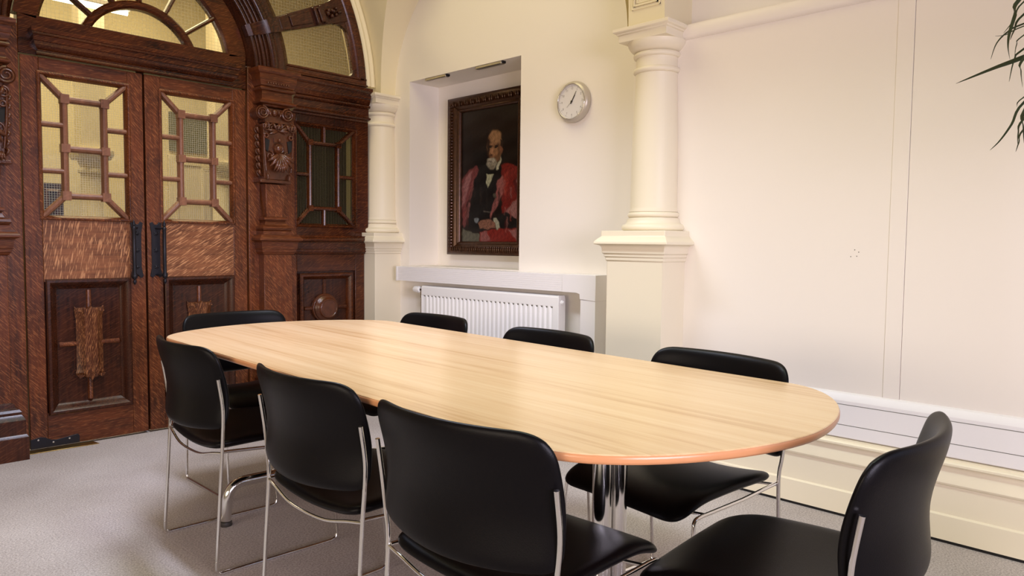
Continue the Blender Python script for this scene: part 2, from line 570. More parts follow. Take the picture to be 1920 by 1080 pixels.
# back wall: plaster with a round-headed opening for the oak screen
def ringwall(y0, y1, R, n=40):
    b = MB()
    ip, op = [], []
    x0, x1, zt = -3.2, 3.75, Z_CEIL
    for i in range(n+1):
        a = PI*i/n
        ix, iz = CX+R*math.cos(a), SP+R*math.sin(a)
        ip.append((ix, iz))
        if a < PI*0.25:
            op.append((x1, SP+(zt-SP)*min(1, math.tan(a)/math.tan(PI*0.25))))
        elif a > PI*0.75:
            op.append((x0, SP+(zt-SP)*min(1, math.tan(PI-a)/math.tan(PI*0.25))))
        else:
            t = (a-PI*0.25)/(PI*0.5)
            op.append((x1+(x0-x1)*t, zt))
    for i in range(n):
        q = [ip[i], ip[i+1], op[i+1], op[i]]
        b.prism(q, 'y', y0, y1)
    b.box(CX+R, x1, y0, y1, 0, SP)
    b.box(x0, CX-R, y0, y1, 0, SP)
    return b
wb = obj('wall_back', ringwall(4.56, 4.75, 1.56), 'vault')
tag(wb, 'cream plaster wall around the round arch of the oak screen', 'wall', kind='structure')
b = MB()
b.box(-3.3, -3.2, -3.2, 8.0, 0, Z_CEIL)
o = obj('wall_left', b, 'wall')
tag(o, 'cream wall closing the room on the left, out of view', 'wall', kind='structure')
o = obj('wall_front', MB().box(-3.3, 3.75, -3.3, -3.2, 0, Z_CEIL), 'wall')
tag(o, 'cream wall behind the camera, out of view', 'wall', kind='structure')

# vault springing in the corner: two barrels meeting on a groin
def xa(z):
    return CX+math.sqrt(max(0, 1.607**2-(z-SP)**2))
def yf(z):
    return 3.335+1.1*math.sqrt(max(0, 1-((z-SP)/0.96)**2))
b = MB()
zs = [2.19+0.03*i for i in range(30)]
b.loft([[(xa(z), 4.60, z), (xa(z), 4.50, z), (xa(z), yf(z), z), (XC+0.05, yf(z), z)] for z in zs], closed=False)
o = obj('corner_vault', b, 'vault', wb, smooth=30)
# same springing on the other end of the niche bay (behind the column head)
b = MB()
b.loft([[(3.1, 6.67-yf(z), z), (XC+0.05, 6.67-yf(z), z)] for z in zs], closed=False)
o = obj('trim_5', b, 'vault', smooth=30, loc=(XC, 2.3, SP))
tag(o, 'cream curve of the vault rising behind the head of the round column', 'vault', kind='structure')
# plaster roll round the screen arch
prof = [(1.525, 4.56), (1.525, 4.50), (1.535, 4.488), (1.548, 4.482), (1.560, 4.488), (1.566, 4.50), (1.574, 4.494), (1.590, 4.488), (1.602, 4.494), (1.607, 4.505), (1.607, 4.60)]
obj('arch_roll', MB().arc((CX, SP), prof, 2.0, 178, 64), 'vault', wb, smooth=35)

# ------------------------------------------------------------------ plaster columns
PED = [(0.185, 0), (0.185, 0.11), (0.178, 0.125), (0.165, 0.13), (0.165, 1.053), (0.171, 1.056), (0.171, 1.072), (0.1765, 1.074), (0.1765, 1.088), (0.184, 1.091), (0.184, 1.103),
       (0.1845, 1.106), (0.185, 1.116), (0.188, 1.124), (0.195, 1.1305), (0.208, 1.1345), (0.2145, 1.136), (0.2145, 1.147), (0.212, 1.151), (0.200, 1.164), (0.187, 1.176), (0.187, 1.203)]
SHAFT = [(0.150, 1.203)]
for k in range(9):
    a = -PI/2+PI*k/8
    SHAFT.append((0.145+0.0155*math.cos(a), 1.2205+0.0165*math.sin(a)))
SHAFT += [(0.143, 1.238), (0.137, 1.246), (0.134, 1.256), (0.133, 1.264), (0.126, 1.265), (0.126, 1.269)]
for k in range(9):
    a = -PI/2+PI*k/8
    SHAFT.append((0.1185+0.0128*math.cos(a), 1.2835+0.0135*math.sin(a)))
SHAFT += [(0.1235, 1.298), (0.1235, 1.303), (0.1205, 1.311), (0.1195, 1.32), (0.118, 1.50), (0.1143, 1.69), (0.110, 1.83), (0.1045, 1.965), (0.1065, 1.975)]
for k in range(9):
    a = -PI/2+PI*k/8
    SHAFT.append((0.104+0.0125*math.cos(a), 1.992+0.014*math.sin(a)))
SHAFT += [(0.1035, 2.008), (0.1035, 2.05)]
for k in range(9):
    a = -PI/2+PI*k/8
    SHAFT.append((0.104+0.0135*math.cos(a), 2.067+0.014*math.sin(a)))
SHAFT += [(0.110, 2.083), (0.116, 2.086), (0.127, 2.094), (0.137, 2.105), (0.1435, 2.118), (0.1455, 2.131)]
ABA = [(0.1385, 2.131), (0.1385, 2.164), (0.146, 2.167), (0.148, 2.173), (0.157, 2.177), (0.1605, 2.180), (0.1605, 2.196)]

def column(c, label, side):
    t = thing('plaster_column', label, 'column', (c[0], c[1], 0), group='round plaster columns on square pedestals')
    obj('pedestal', MB().sq(PED, c), 'pier', t, bevel=0.003)
    obj('shaft', MB().lathe(SHAFT, c, 56), 'pier', t, smooth=40)
    obj('abacus', MB().sq(ABA, c), 'pier', t, bevel=0.002)
    return t
colA = column(PIER[0], 'round cream column right of the wall clock, on a square pedestal', 1)
colB = column(PIER[1], 'slim cream corner column between the oak screen and the picture niche', 0)
# springing block of the cross arch above the column by the clock
b = MB()
rings = []
for k in range(14):
    th = math.radians(30*k/13)
    off = 3.0*(1-math.cos(th))
    z = 2.196+3.0*math.sin(th)
    rings.append([(3.036-off, 1.976, z), (3.40, 1.976, z), (3.40, 2.184, z), (3.036-off, 2.184, z)])
b.loft(rings)
rib = obj('arch_rib', b, 'vault', colA, smooth=50)
b = MB()
for ins, d in ((0.022, 0.006), (0.036, 0.011), (0.050, 0.005)):
    y0, y1, z0 = 1.976+ins, 2.184-ins, 2.262+ins
    x = lambda z: 3.036-3.0*(1-math.sqrt(1-((z-2.196)/3.0)**2))
    w = 0.008
    b.box(x(z0)-d, x(z0)+0.02, y0, y1, z0, z0+w)
    for ya, yb in ((y0, y0+w), (y1-w, y1)):
        for k in range(8):
            za, zb = z0+k*0.09, z0+(k+1)*0.09
            b.box(x((za+zb)/2)-d, x((za+zb)/2)+0.02, ya, yb, za, zb)
obj('soffit_panel', b, 'vault', rib)

# ------------------------------------------------------------------ doors
def quad_bar(b, p, q, w, y0, y1):
    """straight bar in the door plane from p to q=(x,z), width w, gently rounded front"""
    d = Vector((q[0]-p[0], q[1]-p[1])).normalized()
    n = Vector((-d.y, d.x))*w/2
    prof = [(-1, 0), (-1, 0.55), (-0.6, 0.9), (0, 1), (0.6, 0.9), (1, 0.55), (1, 0)]
    rings = []
    for e in (p, q):
        rings.append([(e[0]+n.x*s, y1+(y0-y1)*t, e[1]+n.y*s) for s, t in prof])
    b.loft(rings)

def frame_mould(b, x0, x1, z0, z1, steps, y):
    """mitred picture-frame moulding: steps = [(inset, projection towards the room)]"""
    rings = []
    for ins, d in steps:
        rings.append([(x0+ins, y-d, z0+ins), (x1-ins, y-d, z0+ins), (x1-ins, y-d, z1-ins), (x0+ins, y-d, z1-ins)])
    b.loft(rings, caps=False)

def door(name, x0, x1, label, hinge):
    D = thing(name, label, 'door', ((x0+x1)/2, YD, 0), kind='structure')
    cx = (x0+x1)/2
    ox0, ox1, oz0, oz1 = cx-0.215, cx+0.215, 1.245, 2.0     # glazed opening
    yb = YD+0.048
    px0, px1, pz0, pz1 = cx-0.199, cx+0.201, 0.195, 0.905   # lower panel
    zb, zt = 0.012, 2.083
    for xa_, xb_ in ((x0, ox0), (ox1, x1)):
        obj('stile', MB().box(xa_, xb_, YD, yb, zb, zt), 'oak_v', D, bevel=0.003)
    obj('rail', MB().box(ox0, ox1, YD, yb, oz1, zt), 'oak_h', D, bevel=0.002)
    obj('rail', MB().box(ox0, ox1, YD, yb, pz1-0.003, oz0), 'oak_flame' if hinge == 'L' else 'oak_flame_slant', D, bevel=0.002)
    obj('rail', MB().box(ox0, ox1, YD, yb, zb, pz0), 'oak_h', D, bevel=0.002)
    # lower panel: moulding, field, cross bars and faceted drop
    b = MB()
    frame_mould(b, px0-0.012, px1+0.012, pz0-0.012, pz1+0.012, [(0, -0.004), (0, 0.012), (0.006, 0.018), (0.018, 0.019), (0.028, 0.010), (0.036, -0.004), (0.05, -0.016), (0.056, -0.022), (0.06, -0.03)], YD)
    obj('panel_moulding', b, 'oak_dark', D, smooth=25)
    fld = obj('panel', MB().box(ox0-0.004, ox1+0.004, YD+0.022, yb-0.004, pz0-0.002, pz1+0.002), 'oak_dark', D)
    b = MB()
    mz = 0.558
    quad_bar(b, (cx, pz0+0.05), (cx, pz1-0.05), 0.026, YD+0.006, YD+0.03)
    quad_bar(b, (px0+0.05, mz), (px1-0.05, mz), 0.026, YD+0.006, YD+0.03)
    obj('cross_bars', b, 'oak_v', fld, smooth=30)
    # drop: prism with a raised centre facet and star-shaped ends
    b = MB()
    w = 0.072
    xs = [-w, -w*0.72, -w*0.46, 0, w*0.46, w*0.72, w]
    ys = [-0.002, 0.012, 0.033, 0.034, 0.033, 0.012, -0.002]
    def row(z, lob, sc_):
        return [(cx+x*sc_, YD-y*(0.4+0.6*sc_)+0.012, z+lob*(abs(x)/w)**1.0*0.5*(1 if k in (0, 2, 4, 6) else -1.6)) for k, (x, y) in enumerate(zip(xs, ys))]
    rows = [row(0.372, -0.012, 0.78), row(0.395, -0.004, 1.0), row(0.41, 0, 0.93), row(0.70, 0, 0.93), row(0.715, 0.01, 1.0), row(0.748, 0.03, 1.04)]
    rr = [r+[(cx+xs[6]*0.9, YD+0.03, r[6][2]), (cx+xs[0]*0.9, YD+0.03, r[0][2])] for r in rows]
    b.loft(rr)
    # star cusps on top and bottom
    for sx in (-1, 0, 1):
        b.prism([(cx+sx*0.05-0.022, 0.735), (cx+sx*0.05+0.022, 0.735), (cx+sx*0.058, 0.765-0.012*abs(sx))], 'y', YD-0.022+0.014*abs(sx), YD+0.02)
        b.prism([(cx+sx*0.05-0.022, 0.385), (cx+sx*0.05+0.022, 0.385), (cx+sx*0.055, 0.352+0.012*abs(sx))], 'y', YD-0.022+0.014*abs(sx), YD+0.02)
    obj('carved_drop', b, 'oak_drop', fld, smooth=20)
    # glazing
    b = MB()
    frame_mould(b, ox0-0.012, ox1+0.012, oz0-0.012, oz1+0.012, [(0, -0.002), (0, 0.008), (0.006, 0.011), (0.012, 0.010), (0.018, 0.002), (0.022, -0.008), (0.026, -0.02), (0.026, -0.03)], YD)
    obj('glazing_bead', b, 'oak_v', D, smooth=25)
    b = MB()
    g0, g1 = YD-0.006, YD+0.034
    xl, xr, zl, zm, zh = cx-0.098, cx+0.098, 1.366, 1.62, 1.882
    bw = 0.034
    for x in (xl, xr):
        quad_bar(b, (x, zl-0.02), (x, zh+0.02), bw, g0, g1)
    for z in (zl, zm, zh):
        quad_bar(b, (xl, z), (xr, z), bw, g0, g1)
    for z in (1.496, 1.742):
        quad_bar(b, (ox0, z), (xl, z), 0.029, g0+0.003, g1)
        quad_bar(b, (xr, z), (ox1, z), 0.029, g0+0.003, g1)
    for sx, x in ((-1, xl), (1, xr)):
        for sz, z in ((-1, zl), (1, zh)):
            quad_bar(b, (x, z), (ox0 if sx < 0 else ox1, oz0 if sz < 0 else oz1), 0.032, g0+0.002, g1)
            b.box(x-0.021, x+0.021, g0-0.004, g1, z-0.024, z+0.024)
        b.box(x-0.021, x+0.021, g0-0.004, g1, zm-0.022, zm+0.022)
    obj('glazing_bars', b, 'oak_bar', D, smooth=30)
    obj('glass', MB().box(ox0, ox1, YD+0.024, YD+0.027, oz0, oz1), 'glass', D)
    # pull handle
    s = 1 if hinge == 'L' else -1          # side of the meeting stile
    px = (x1-0.047) if s > 0 else (x0+0.047)
    zc = 1.072
    outl = [(-0.034, 0.158), (-0.018, 0.166), (-0.008, 0.150), (0.008, 0.150), (0.018, 0.166), (0.034, 0.158), (0.024, 0.10), (0.024, -0.10), (0.034, -0.150), (0.020, -0.160), (0.006, -0.146), (-0.006, -0.146), (-0.020, -0.160), (-0.034, -0.150), (-0.024, -0.10), (-0.024, 0.10)]
    pl = obj('handle_plate', MB().prism([(px+x, zc+z) for x, z in outl], 'y', YD-0.006, YD+0.002), 'iron', D, bevel=0.0015)
    for z in (0.098, 0.0, -0.095):
        b = MB()
        b.ball((px, YD-0.008, zc+z), 0.008, 1, 0.7, 1)
        for k in range(5):
            b.ball((px+0.009*math.cos(k*1.2566), YD-0.007, zc+z+0.009*math.sin(k*1.2566)), 0.005, 1, 0.6, 1, 8, 5)
        obj('rose_stud', b, 'iron', pl, smooth=60)
    rx = px-s*0.031
    ry = YD-0.052
    b = MB().lathe([(0.002, zc-0.195), (0.008, zc-0.185), (0.010, zc-0.175), (0.005, zc-0.166), (0.012, zc-0.158), (0.0145, zc-0.150), (0.0145, zc-0.135), (0.0095, zc-0.128),
                    (0.0095, zc+0.118), (0.012, zc+0.124), (0.012, zc+0.132), (0.006, zc+0.138), (0.010, zc+0.148), (0.007, zc+0.160), (0.003, zc+0.170), (0.0012, zc+0.176)], (rx, ry), 18)
    for z in (0.128, -0.143):
        b.tube([(px, YD-0.002, zc+z), (px-s*0.006, YD-0.03, zc+z), (rx, ry, zc+z)], 0.0055, 8)
    obj('pull_handle', b, 'iron', D, smooth=45)
    return D
d1 = door('door_1', 0.951, 1.5465, 'left leaf of the carved oak double doors, with a metal kick strip at its foot', 'L')
d2 = door('door_2', 1.557, 2.1625, 'right leaf of the carved oak double doors, half hidden behind the end chair', 'R')
# rounded metal strip at the foot of the left leaf
x0k = 0.951
outl = [(x0k, 0.012), (x0k+0.232, 0.012), (x0k+0.232, 0.052), (x0k+0.222, 0.060), (x0k+0.21, 0.058), (x0k+0.12, 0.046), (x0k+0.095, 0.050), (x0k+0.070, 0.066), (x0k+0.045, 0.073), (x0k+0.015, 0.066), (x0k, 0.064)]
kp = obj('kick_plate', MB().prism(outl, 'y', YD-0.0035, YD+0.002), 'iron', d1, bevel=0.001)
for xk, zk in ((0.035, 0.058), (0.105, 0.036), (0.182, 0.043)):
    obj('screw', MB().lathe([(0.0052, YD-0.0035), (0.0045, YD-0.0055), (0.001, YD-0.0062)], (x0k+xk, zk), 14, 'y'), 'chrome', kp, smooth=40)
o = obj('floor_plate', MB().prism([(0.93, YD-0.055), (1.262, YD-0.066), (1.25, YD+0.005), (0.93, YD+0.005)], 'z', 0.0, 0.004), 'brass', bevel=0.001, loc=(1.1, YD-0.03, 0))
tag(o, 'thin worn brass strip on the carpet under the left door leaf', 'threshold strip')

# ------------------------------------------------------------------ oak door case, transom, fanlight, big arch
surr = thing('trim_2', 'oak door case with jambs and the heavy moulded transom over the double doors', 'door case', (CX, YD, 0), kind='structure')
for x0, x1 in ((0.80, 0.943), (2.170, 2.25)):
    obj('jamb', MB().box(x0, x1, YD-0.012, YD+0.07, 0, 2.235), 'oak_v', surr, bevel=0.004)
obj('rebate', MB().box(0.94, 2.172, YD+0.05, YD+0.075, 0, 2.09), 'oak_dark', surr) if False else None
obj('transom', MB().box(0.944, 2.166, YD-0.004, YD+0.07, 2.089, 2.293), 'oak_red', surr, bevel=0.004)
prof = [(0.0, 2.088), (0.022, 2.088), (0.030, 2.092), (0.033, 2.099), (0.030, 2.106), (0.020, 2.110), (0.022, 2.116), (0.036, 2.124), (0.050, 2.136), (0.056, 2.148), (0.057, 2.152),
        (0.064, 2.154), (0.064, 2.181), (0.070, 2.184), (0.074, 2.190), (0.076, 2.194), (0.082, 2.196), (0.082, 2.213), (0.079, 2.217), (0.0, 2.226)]
b = MB()
rings = []
for d, z in prof:
    e = d*0.62
    rings.append([(1.040-e, YD+0.005, z), (1.040-e, YD-d, z), (2.050+e, YD-d, z), (2.050+e, YD+0.005, z)])
b.loft(rings)
obj('transom_cornice', b, 'oak_red', surr, smooth=22)
obj('meeting_stop', MB().box(1.535, 1.572, YD+0.049, YD+0.07, 0.005, 2.088), 'dark', surr)

FC = 2.17
w1 = thing('window_1', 'half-round oak fanlight with radiating bars over the doors', 'fanlight', (CX, YD, 2.293), kind='structure')
b = MB().arc((CX, SP), [(0.628, YD-0.004), (0.628, YD+0.06), (0.512, YD+0.06), (0.508, YD+0.012), (0.516, YD+0.004), (0.522, YD-0.004)], 8.5, 171.5, 60)
obj('frame', b, 'oak_red', w1, smooth=30)
b = MB().arc((CX, 2.155), [(0.331, YD+0.006), (0.331, YD+0.05), (0.286, YD+0.05), (0.286, YD+0.006), (0.298, YD-0.006), (0.319, YD-0.006)], 25, 155, 44)
obj('inner_arch', b, 'oak_red', w1, smooth=30)
b = MB()
for a in (37, 63.5, 90, 116.5, 143):
    ca, sa = math.cos(math.radians(a)), math.sin(math.radians(a))
    quad_bar(b, (CX+0.315*ca, FC+0.315*sa), (CX+0.53*ca, FC+0.53*sa), 0.027, YD-0.002, YD+0.04)
obj('glazing_bars', b, 'oak_red', w1, smooth=30)
pts = [(CX+0.515*math.cos(PI*i/40), SP+0.515*math.sin(PI*i/40)) for i in range(41)]
pts = [(x, max(z, 2.285)) for x, z in pts if z > 2.26]
obj('glass', MB().prism(pts, 'y', YD+0.034, YD+0.037), 'glass_fan', w1)

arch = thing('trim_3', 'dark ribbed oak arch springing over the fanlight', 'arch', (CX, YD, SP), kind='structure')
prof = [(0.632, YD+0.05), (0.632, YD+0.01), (0.650, YD-0.01), (0.655, YD-0.045)]
def bump(r0, r1, y, h, n=6):
    return [((r0+r1)/2-(r1-r0)/2*math.cos(PI*k/n), y-h*math.sin(PI*k/n)) for k in range(n+1)]
for r0, r1, h in ((0.657, 0.683, 0.012), (0.686, 0.704, 0.010), (0.708, 0.734, 0.016), (0.738, 0.756, 0.010), (0.762, 0.815, 0.024)):
    prof += bump(r0, r1, YD-0.05, h)
prof += [(0.820, YD-0.052), (0.850, YD-0.046), (0.885, YD-0.030), (0.905, YD-0.008), (0.917, YD+0.0), (0.917, YD+0.05)]
obj('ribbed_arch', MB().arc((CX, SP), prof, 1.2, 178.8, 90), 'oak_dark', arch, smooth=40)
def wedge(b, r0, r1, a0, a1, y0, y1, n=4):
    rings = []
    for i in range(n+1):
        a = math.radians(a0+(a1-a0)*i/n)
        ca, sa = math.cos(a), math.sin(a)
        rings.append([(CX+r0*ca, y0, SP+r0*sa), (CX+r1*ca, y0, SP+r1*sa), (CX+r1*ca, y1, SP+r1*sa), (CX+r0*ca, y1, SP+r0*sa)])
    b.loft(rings)
for a in (21.7, 67, 113, 158.3):
    b = MB()
    rings = []
    for i in range(5):
        aa = math.radians(a-3.0+6.0*i/4)
        ca, sa = math.cos(aa), math.sin(aa)
        rings.append([(CX+r*ca, y, SP+r*sa) for r, y in ((0.64, YD-0.02), (0.64, YD-0.075), (0.668, YD-0.085), (0.69, YD-0.07), (0.76, YD-0.073), (0.79, YD-0.092), (0.82, YD-0.078), (0.885, YD-0.072), (0.895, YD-0.02))])
    b.loft(rings)
    obj('arch_block', b, 'oak_dark', arch, smooth=30)
sp = thing('trim_4', 'dark oak spandrel framing with a carved arm reaching from the arch to the outer ring', 'spandrel frame', (CX, YD, SP), kind='structure')
b = MB().arc((CX, SP), [(1.428, YD+0.05), (1.428, YD+0.015), (1.440, YD+0.0), (1.458, YD-0.012), (1.470, YD-0.016), (1.500, YD-0.016), (1.520, YD-0.010), (1.526, YD+0.0), (1.526, YD+0.06)], 3.5, 176.5, 96)
obj('outer_ring', b, 'oak_red', sp, smooth=35)
ARMS = (22.2, 67, 113, 157.8)
for a in ARMS:
    b = MB()
    wedge(b, 0.90, 1.45, a-3.0, a+3.0, YD-0.008, YD+0.05)
    arm = obj('radial_arm', b, 'oak_dark', sp, bevel=0.004)
    b = MB()
    wedge(b, 0.91, 0.985, a-2.9, a+2.6, YD-0.03, YD)
    wedge(b, 1.0, 1.17, a-1.9, a+1.9, YD-0.018, YD)
    wedge(b, 1.19, 1.215, a-2.7, a+2.7, YD-0.036, YD)
    wedge(b, 1.215, 1.25, a-2.3, a+2.3, YD-0.050, YD)
    wedge(b, 1.25, 1.27, a-2.7, a+2.7, YD-0.036, YD)
    obj('arm_block', b, 'oak_dark', arm, bevel=0.004)
    b = MB()
    ca, sa = math.cos(math.radians(a)), math.sin(math.radians(a))
    for k in range(9):
        rr_, tt = 1.295+0.013*k, 0.022*math.sin(k*2.3)
        b.ball((CX+rr_*ca-tt*sa, YD-0.02, SP+rr_*sa+tt*ca), 0.017-0.0008*k, 1, 1.3, 1, 10, 6)
    obj('arm_carving', b, 'oak_dark', arm, smooth=60)
# rounded corners of the first panes (solid fillets)
b = MB()
def corner_fill(c, ang, r, y0, y1):
    """concave fillet: corner at c=(x,z); the two straight sides leave it at angles ang and ang+90"""
    u = Vector((math.cos(math.radians(ang)), math.sin(math.radians(ang))))
    w = Vector((-u.y, u.x))
    cc = Vector(c)
    pts = [cc-u*0.01-w*0.01, cc+u*r-w*0.01]
    for k in range(9):
        t = PI/2*k/8
        pts.append(cc+u*(r-r*math.sin(t))+w*(r-r*math.cos(t)))
    pts.append(cc+w*r-u*0.01)
    b.prism([(p.x, p.y) for p in pts], 'y', y0, y1)
def polar(r, a):
    return (CX+r*math.cos(math.radians(a)), SP+r*math.sin(math.radians(a)))
corner_fill(polar(1.430, 19.0), 199, 0.085, YD+0.006, YD+0.04)
corner_fill((2.968, 2.303), 96, 0.05, YD+0.006, YD+0.04)
corner_fill(polar(1.430, 25.4), 115, 0.085, YD+0.006, YD+0.04)
obj('corner_fillet', b, 'oak_dark', sp, smooth=40)
def pane(name, a0, a1, label):
    n = 14
    pi_ = [polar(0.915, a0+(a1-a0)*i/n) for i in range(n+1)]
    po = [polar(1.432, a1+(a0-a1)*i/n) for i in range(n+1)]
    pts = [(x, max(z, 2.295)) for x, z in pi_+po]
    o = obj(name, MB().prism(pts, 'y', YD+0.024, YD+0.027), 'glass_fan', loc=(CX, YD, SP))
    return tag(o, label, 'window', kind='structure')
pane('window_2', 3.6, 19.6, 'small curved pane above the oak entablature beside the corner column')
pane('window_3', 24.8, 64.4, 'larger curved pane at the top edge, above the carved oak arm')
pane('window_4', 69.6, 110.4, 'curved pane over the crown of the arch, above the picture')
pane('window_5', 115.6, 155.2, 'curved pane left of the arch crown, out of the picture')

# ------------------------------------------------------------------ side bays of the oak screen
ENT = [(0.0, 1.985), (0.022, 1.990), (0.030, 1.999), (0.060, 2.004), (0.066, 2.010), (0.066, 2.016), (0.058, 2.020), (0.046, 2.026), (0.040, 2.034), (0.038, 2.080),
       (0.046, 2.084), (0.058, 2.088), (0.062, 2.096), (0.058, 2.104), (0.044, 2.108), (0.052, 2.114), (0.060, 2.130), (0.064, 2.146), (0.068, 2.150), (0.070, 2.184),
       (0.076, 2.188), (0.084, 2.192), (0.092, 2.200), (0.094, 2.218), (0.086, 2.222), (0.05, 2.232), (0.0, 2.24)]
DADO = [(0.0, 1.046), (0.014, 1.052), (0.018, 1.060), (0.026, 1.064), (0.028, 1.078), (0.034, 1.084), (0.038, 1.106), (0.040, 1.124), (0.048, 1.132), (0.068, 1.137), (0.074, 1.141),
        (0.074, 1.150), (0.066, 1.158), (0.050, 1.166), (0.046, 1.176), (0.0, 1.178)]
def side_bay(sgn):
    """oak bay between the door case and the pier; sgn=+1 right of the doors, -1 left (mirrored)"""
    X = lambda x: CX+sgn*(x-CX)
    def bx(b, x0, x1, y0, y1, z0, z1):
        a, c = sorted((X(x0), X(x1)))
        return b.box(a, c, y0, y1, z0, z1)
    lab = 'dark oak panel right of the doors, with a small barred window and round boss' if sgn > 0 else 'dark oak side panel at the left edge, beyond the left pilaster'
    t = thing('oak_side_panel', lab, 'panelling', (X(2.74), YD, 0), group='oak panels flanking the double doors')
    y0, y1 = YD, YD+0.06
    xe = 3.052
    ox0, ox1, oz0, oz1 = 2.512, 2.975, 1.244, 1.925
    b = bx(MB(), 2.25, ox0, y0, y1, 0, 2.0)
    obj('stile', b, 'oak_v', t, bevel=0.003)
    b = bx(MB(), ox1, xe+0.035, y0, y1, 1.20, 2.0)
    bx(b, ox1, xe, y0, y1, 0, 1.20)
    obj('stile', b, 'oak_red', t, bevel=0.003)
    obj('rail', bx(MB(), ox0, ox1, y0, y1, oz1, 2.0), 'oak_dark', t, bevel=0.003)
    obj('rail', bx(MB(), ox0, ox1, y0, y1, 0.93, oz0), 'oak_red', t, bevel=0.003)
    obj('rail', bx(MB(), ox0, ox1, y0, y1, 0, 0.16), 'oak_red', t, bevel=0.003)
    # entablature and dado moulding
    a, c = sorted((X(2.472), X(xe+0.012)))
    obj('entablature', MB().mould_x([(d, z) for d, z in ENT], a, c, YD-0.0), 'oak_red', t, smooth=22)
    a, c = sorted((X(2.25), X(xe+0.012)))
    obj('top_rail', MB().mould_x([(0, 2.2405), (0.034, 2.2415), (0.030, 2.252), (0.012, 2.262), (0.010, 2.285), (0.016, 2.290), (0.016, 2.298), (0.004, 2.304), (-0.03, 2.304)], a, c, YD), 'oak_red', t, smooth=25)
    a, c = sorted((X(2.485), X(xe)))
    obj('dado_shelf', MB().mould_x(DADO, a, c, YD), 'oak_red', t, smooth=22)
    # little barred window
    b = MB()
    a, c = sorted((X(ox0), X(ox1)))
    frame_mould(b, a-0.012, c+0.012, oz0-0.012, oz1+0.012, [(0, -0.002), (0, 0.006), (0.006, 0.010), (0.013, 0.008), (0.018, -0.004), (0.026, -0.016), (0.026, -0.03)], YD)
    obj('glazing_bead', b, 'oak_red', t, smooth=25)
    b = MB()
    xl, xr, zl, zh = 2.62, 2.84, 1.362, 1.808
    g0, g1 = YD-0.004, YD+0.034
    for x in (xl, xr):
        quad_bar(b, (X(x), zl), (X(x), zh), 0.030, g0, g1)
    for z in (zl, zh):
        quad_bar(b, (X(xl), z), (X(xr), z), 0.030, g0, g1)
    zm = 1.59
    quad_bar(b, (X(ox0), zm), (X(xl), zm), 0.027, g0+0.003, g1)
    quad_bar(b, (X(xr), zm), (X(ox1), zm), 0.027, g0+0.003, g1)
    quad_bar(b, (X(2.73), zh), (X(2.73), oz1), 0.027, g0+0.003, g1)
    quad_bar(b, (X(2.73), zl), (X(2.73), oz0), 0.027, g0+0.003, g1)
    for x, xx in ((xl, ox0), (xr, ox1)):
        for z, zz in ((zl, oz0), (zh, oz1)):
            quad_bar(b, (X(x), z), (X(xx), zz), 0.030, g0+0.002, g1)
            b.box(X(x)-0.018, X(x)+0.018, g0-0.003, g1, z-0.02, z+0.02)
    obj('glazing_bars', b, 'oak_red', t, smooth=30)
    obj('glass', bx(MB(), ox0, ox1, YD+0.024, YD+0.027, oz0, oz1), 'glass_bay', t)
    # lower panel with round boss
    px0, px1, pz0, pz1 = 2.537, 2.95, 0.17, 0.912
    b = MB()
    a, c = sorted((X(px0), X(px1)))
    frame_mould(b, a, c, pz0, pz1, [(-0.004, -0.004), (-0.004, 0.006), (0.004, 0.012), (0.016, 0.012), (0.026, 0.0), (0.036, -0.014), (0.040, -0.028), (0.044, -0.035)], YD)
    obj('panel_moulding', b, 'oak_red', t, smooth=25)
    fld = obj('panel', bx(MB(), ox0-0.002, ox1+0.002, YD+0.026, YD+0.056, 0.158, 0.932), 'oak_dark', t)
    b = MB()
    bz, bxx = 0.672, 2.735
    quad_bar(b, (X(bxx), pz0+0.04), (X(bxx), pz1-0.04), 0.026, YD+0.010, YD+0.03)
    quad_bar(b, (X(px0)+sgn*0.04, bz), (X(px1)-sgn*0.04, bz), 0.026, YD+0.010, YD+0.03)
    obj('cross_bars', b, 'oak_red', fld, smooth=30)
    b = MB().lathe([(0.100, YD+0.028), (0.102, YD+0.012), (0.098, YD+0.004), (0.092, YD+0.002), (0.092, YD-0.010), (0.086, YD-0.018), (0.078, YD-0.022), (0.070, YD-0.034), (0.0665, YD-0.040), (0.060, YD-0.0425), (0.057, YD-0.0395), (0.002, YD-0.0395)], (X(bxx), bz), 48, 'y')
    obj('round_boss', b, 'oak_carved', fld, smooth=30)
    return t
side_bay(1)
side_bay(-1)

def scroll(b, c, r, y, turns=2.3, sgn=1, rt=0.008):
    pts, rad = [], []
    n = 44
    for k in range(n+1):
        t = k/n
        a = sgn*(2*PI*turns*t)+PI*0.5
        rr_ = r*(1-t)**0.85+0.006
        pts.append((c[0]+rr_*math.cos(a), y-0.012*t, c[1]+rr_*math.sin(a)))
        rad.append(rt*(1-0.45*t))
    b.tube(pts, rad, 8)

def leafy(b, p, ang, ln, w, y, lift=0.02):
    """one carved leaf lobe lying in the x-z plane, root at p, pointing along ang (degrees)"""
    ca, sa = math.cos(math.radians(ang)), math.sin(math.radians(ang))
    pts, rad = [], []
    for k in range(8):
        t = k/7
        pts.append((p[0]+ln*t*ca, y-lift*math.sin(PI*0.75*t), p[1]+ln*t*sa))
        rad.append(max(0.002, w*math.sin(PI*(0.12+0.80*t))))
    b.tube(pts, rad, 8)

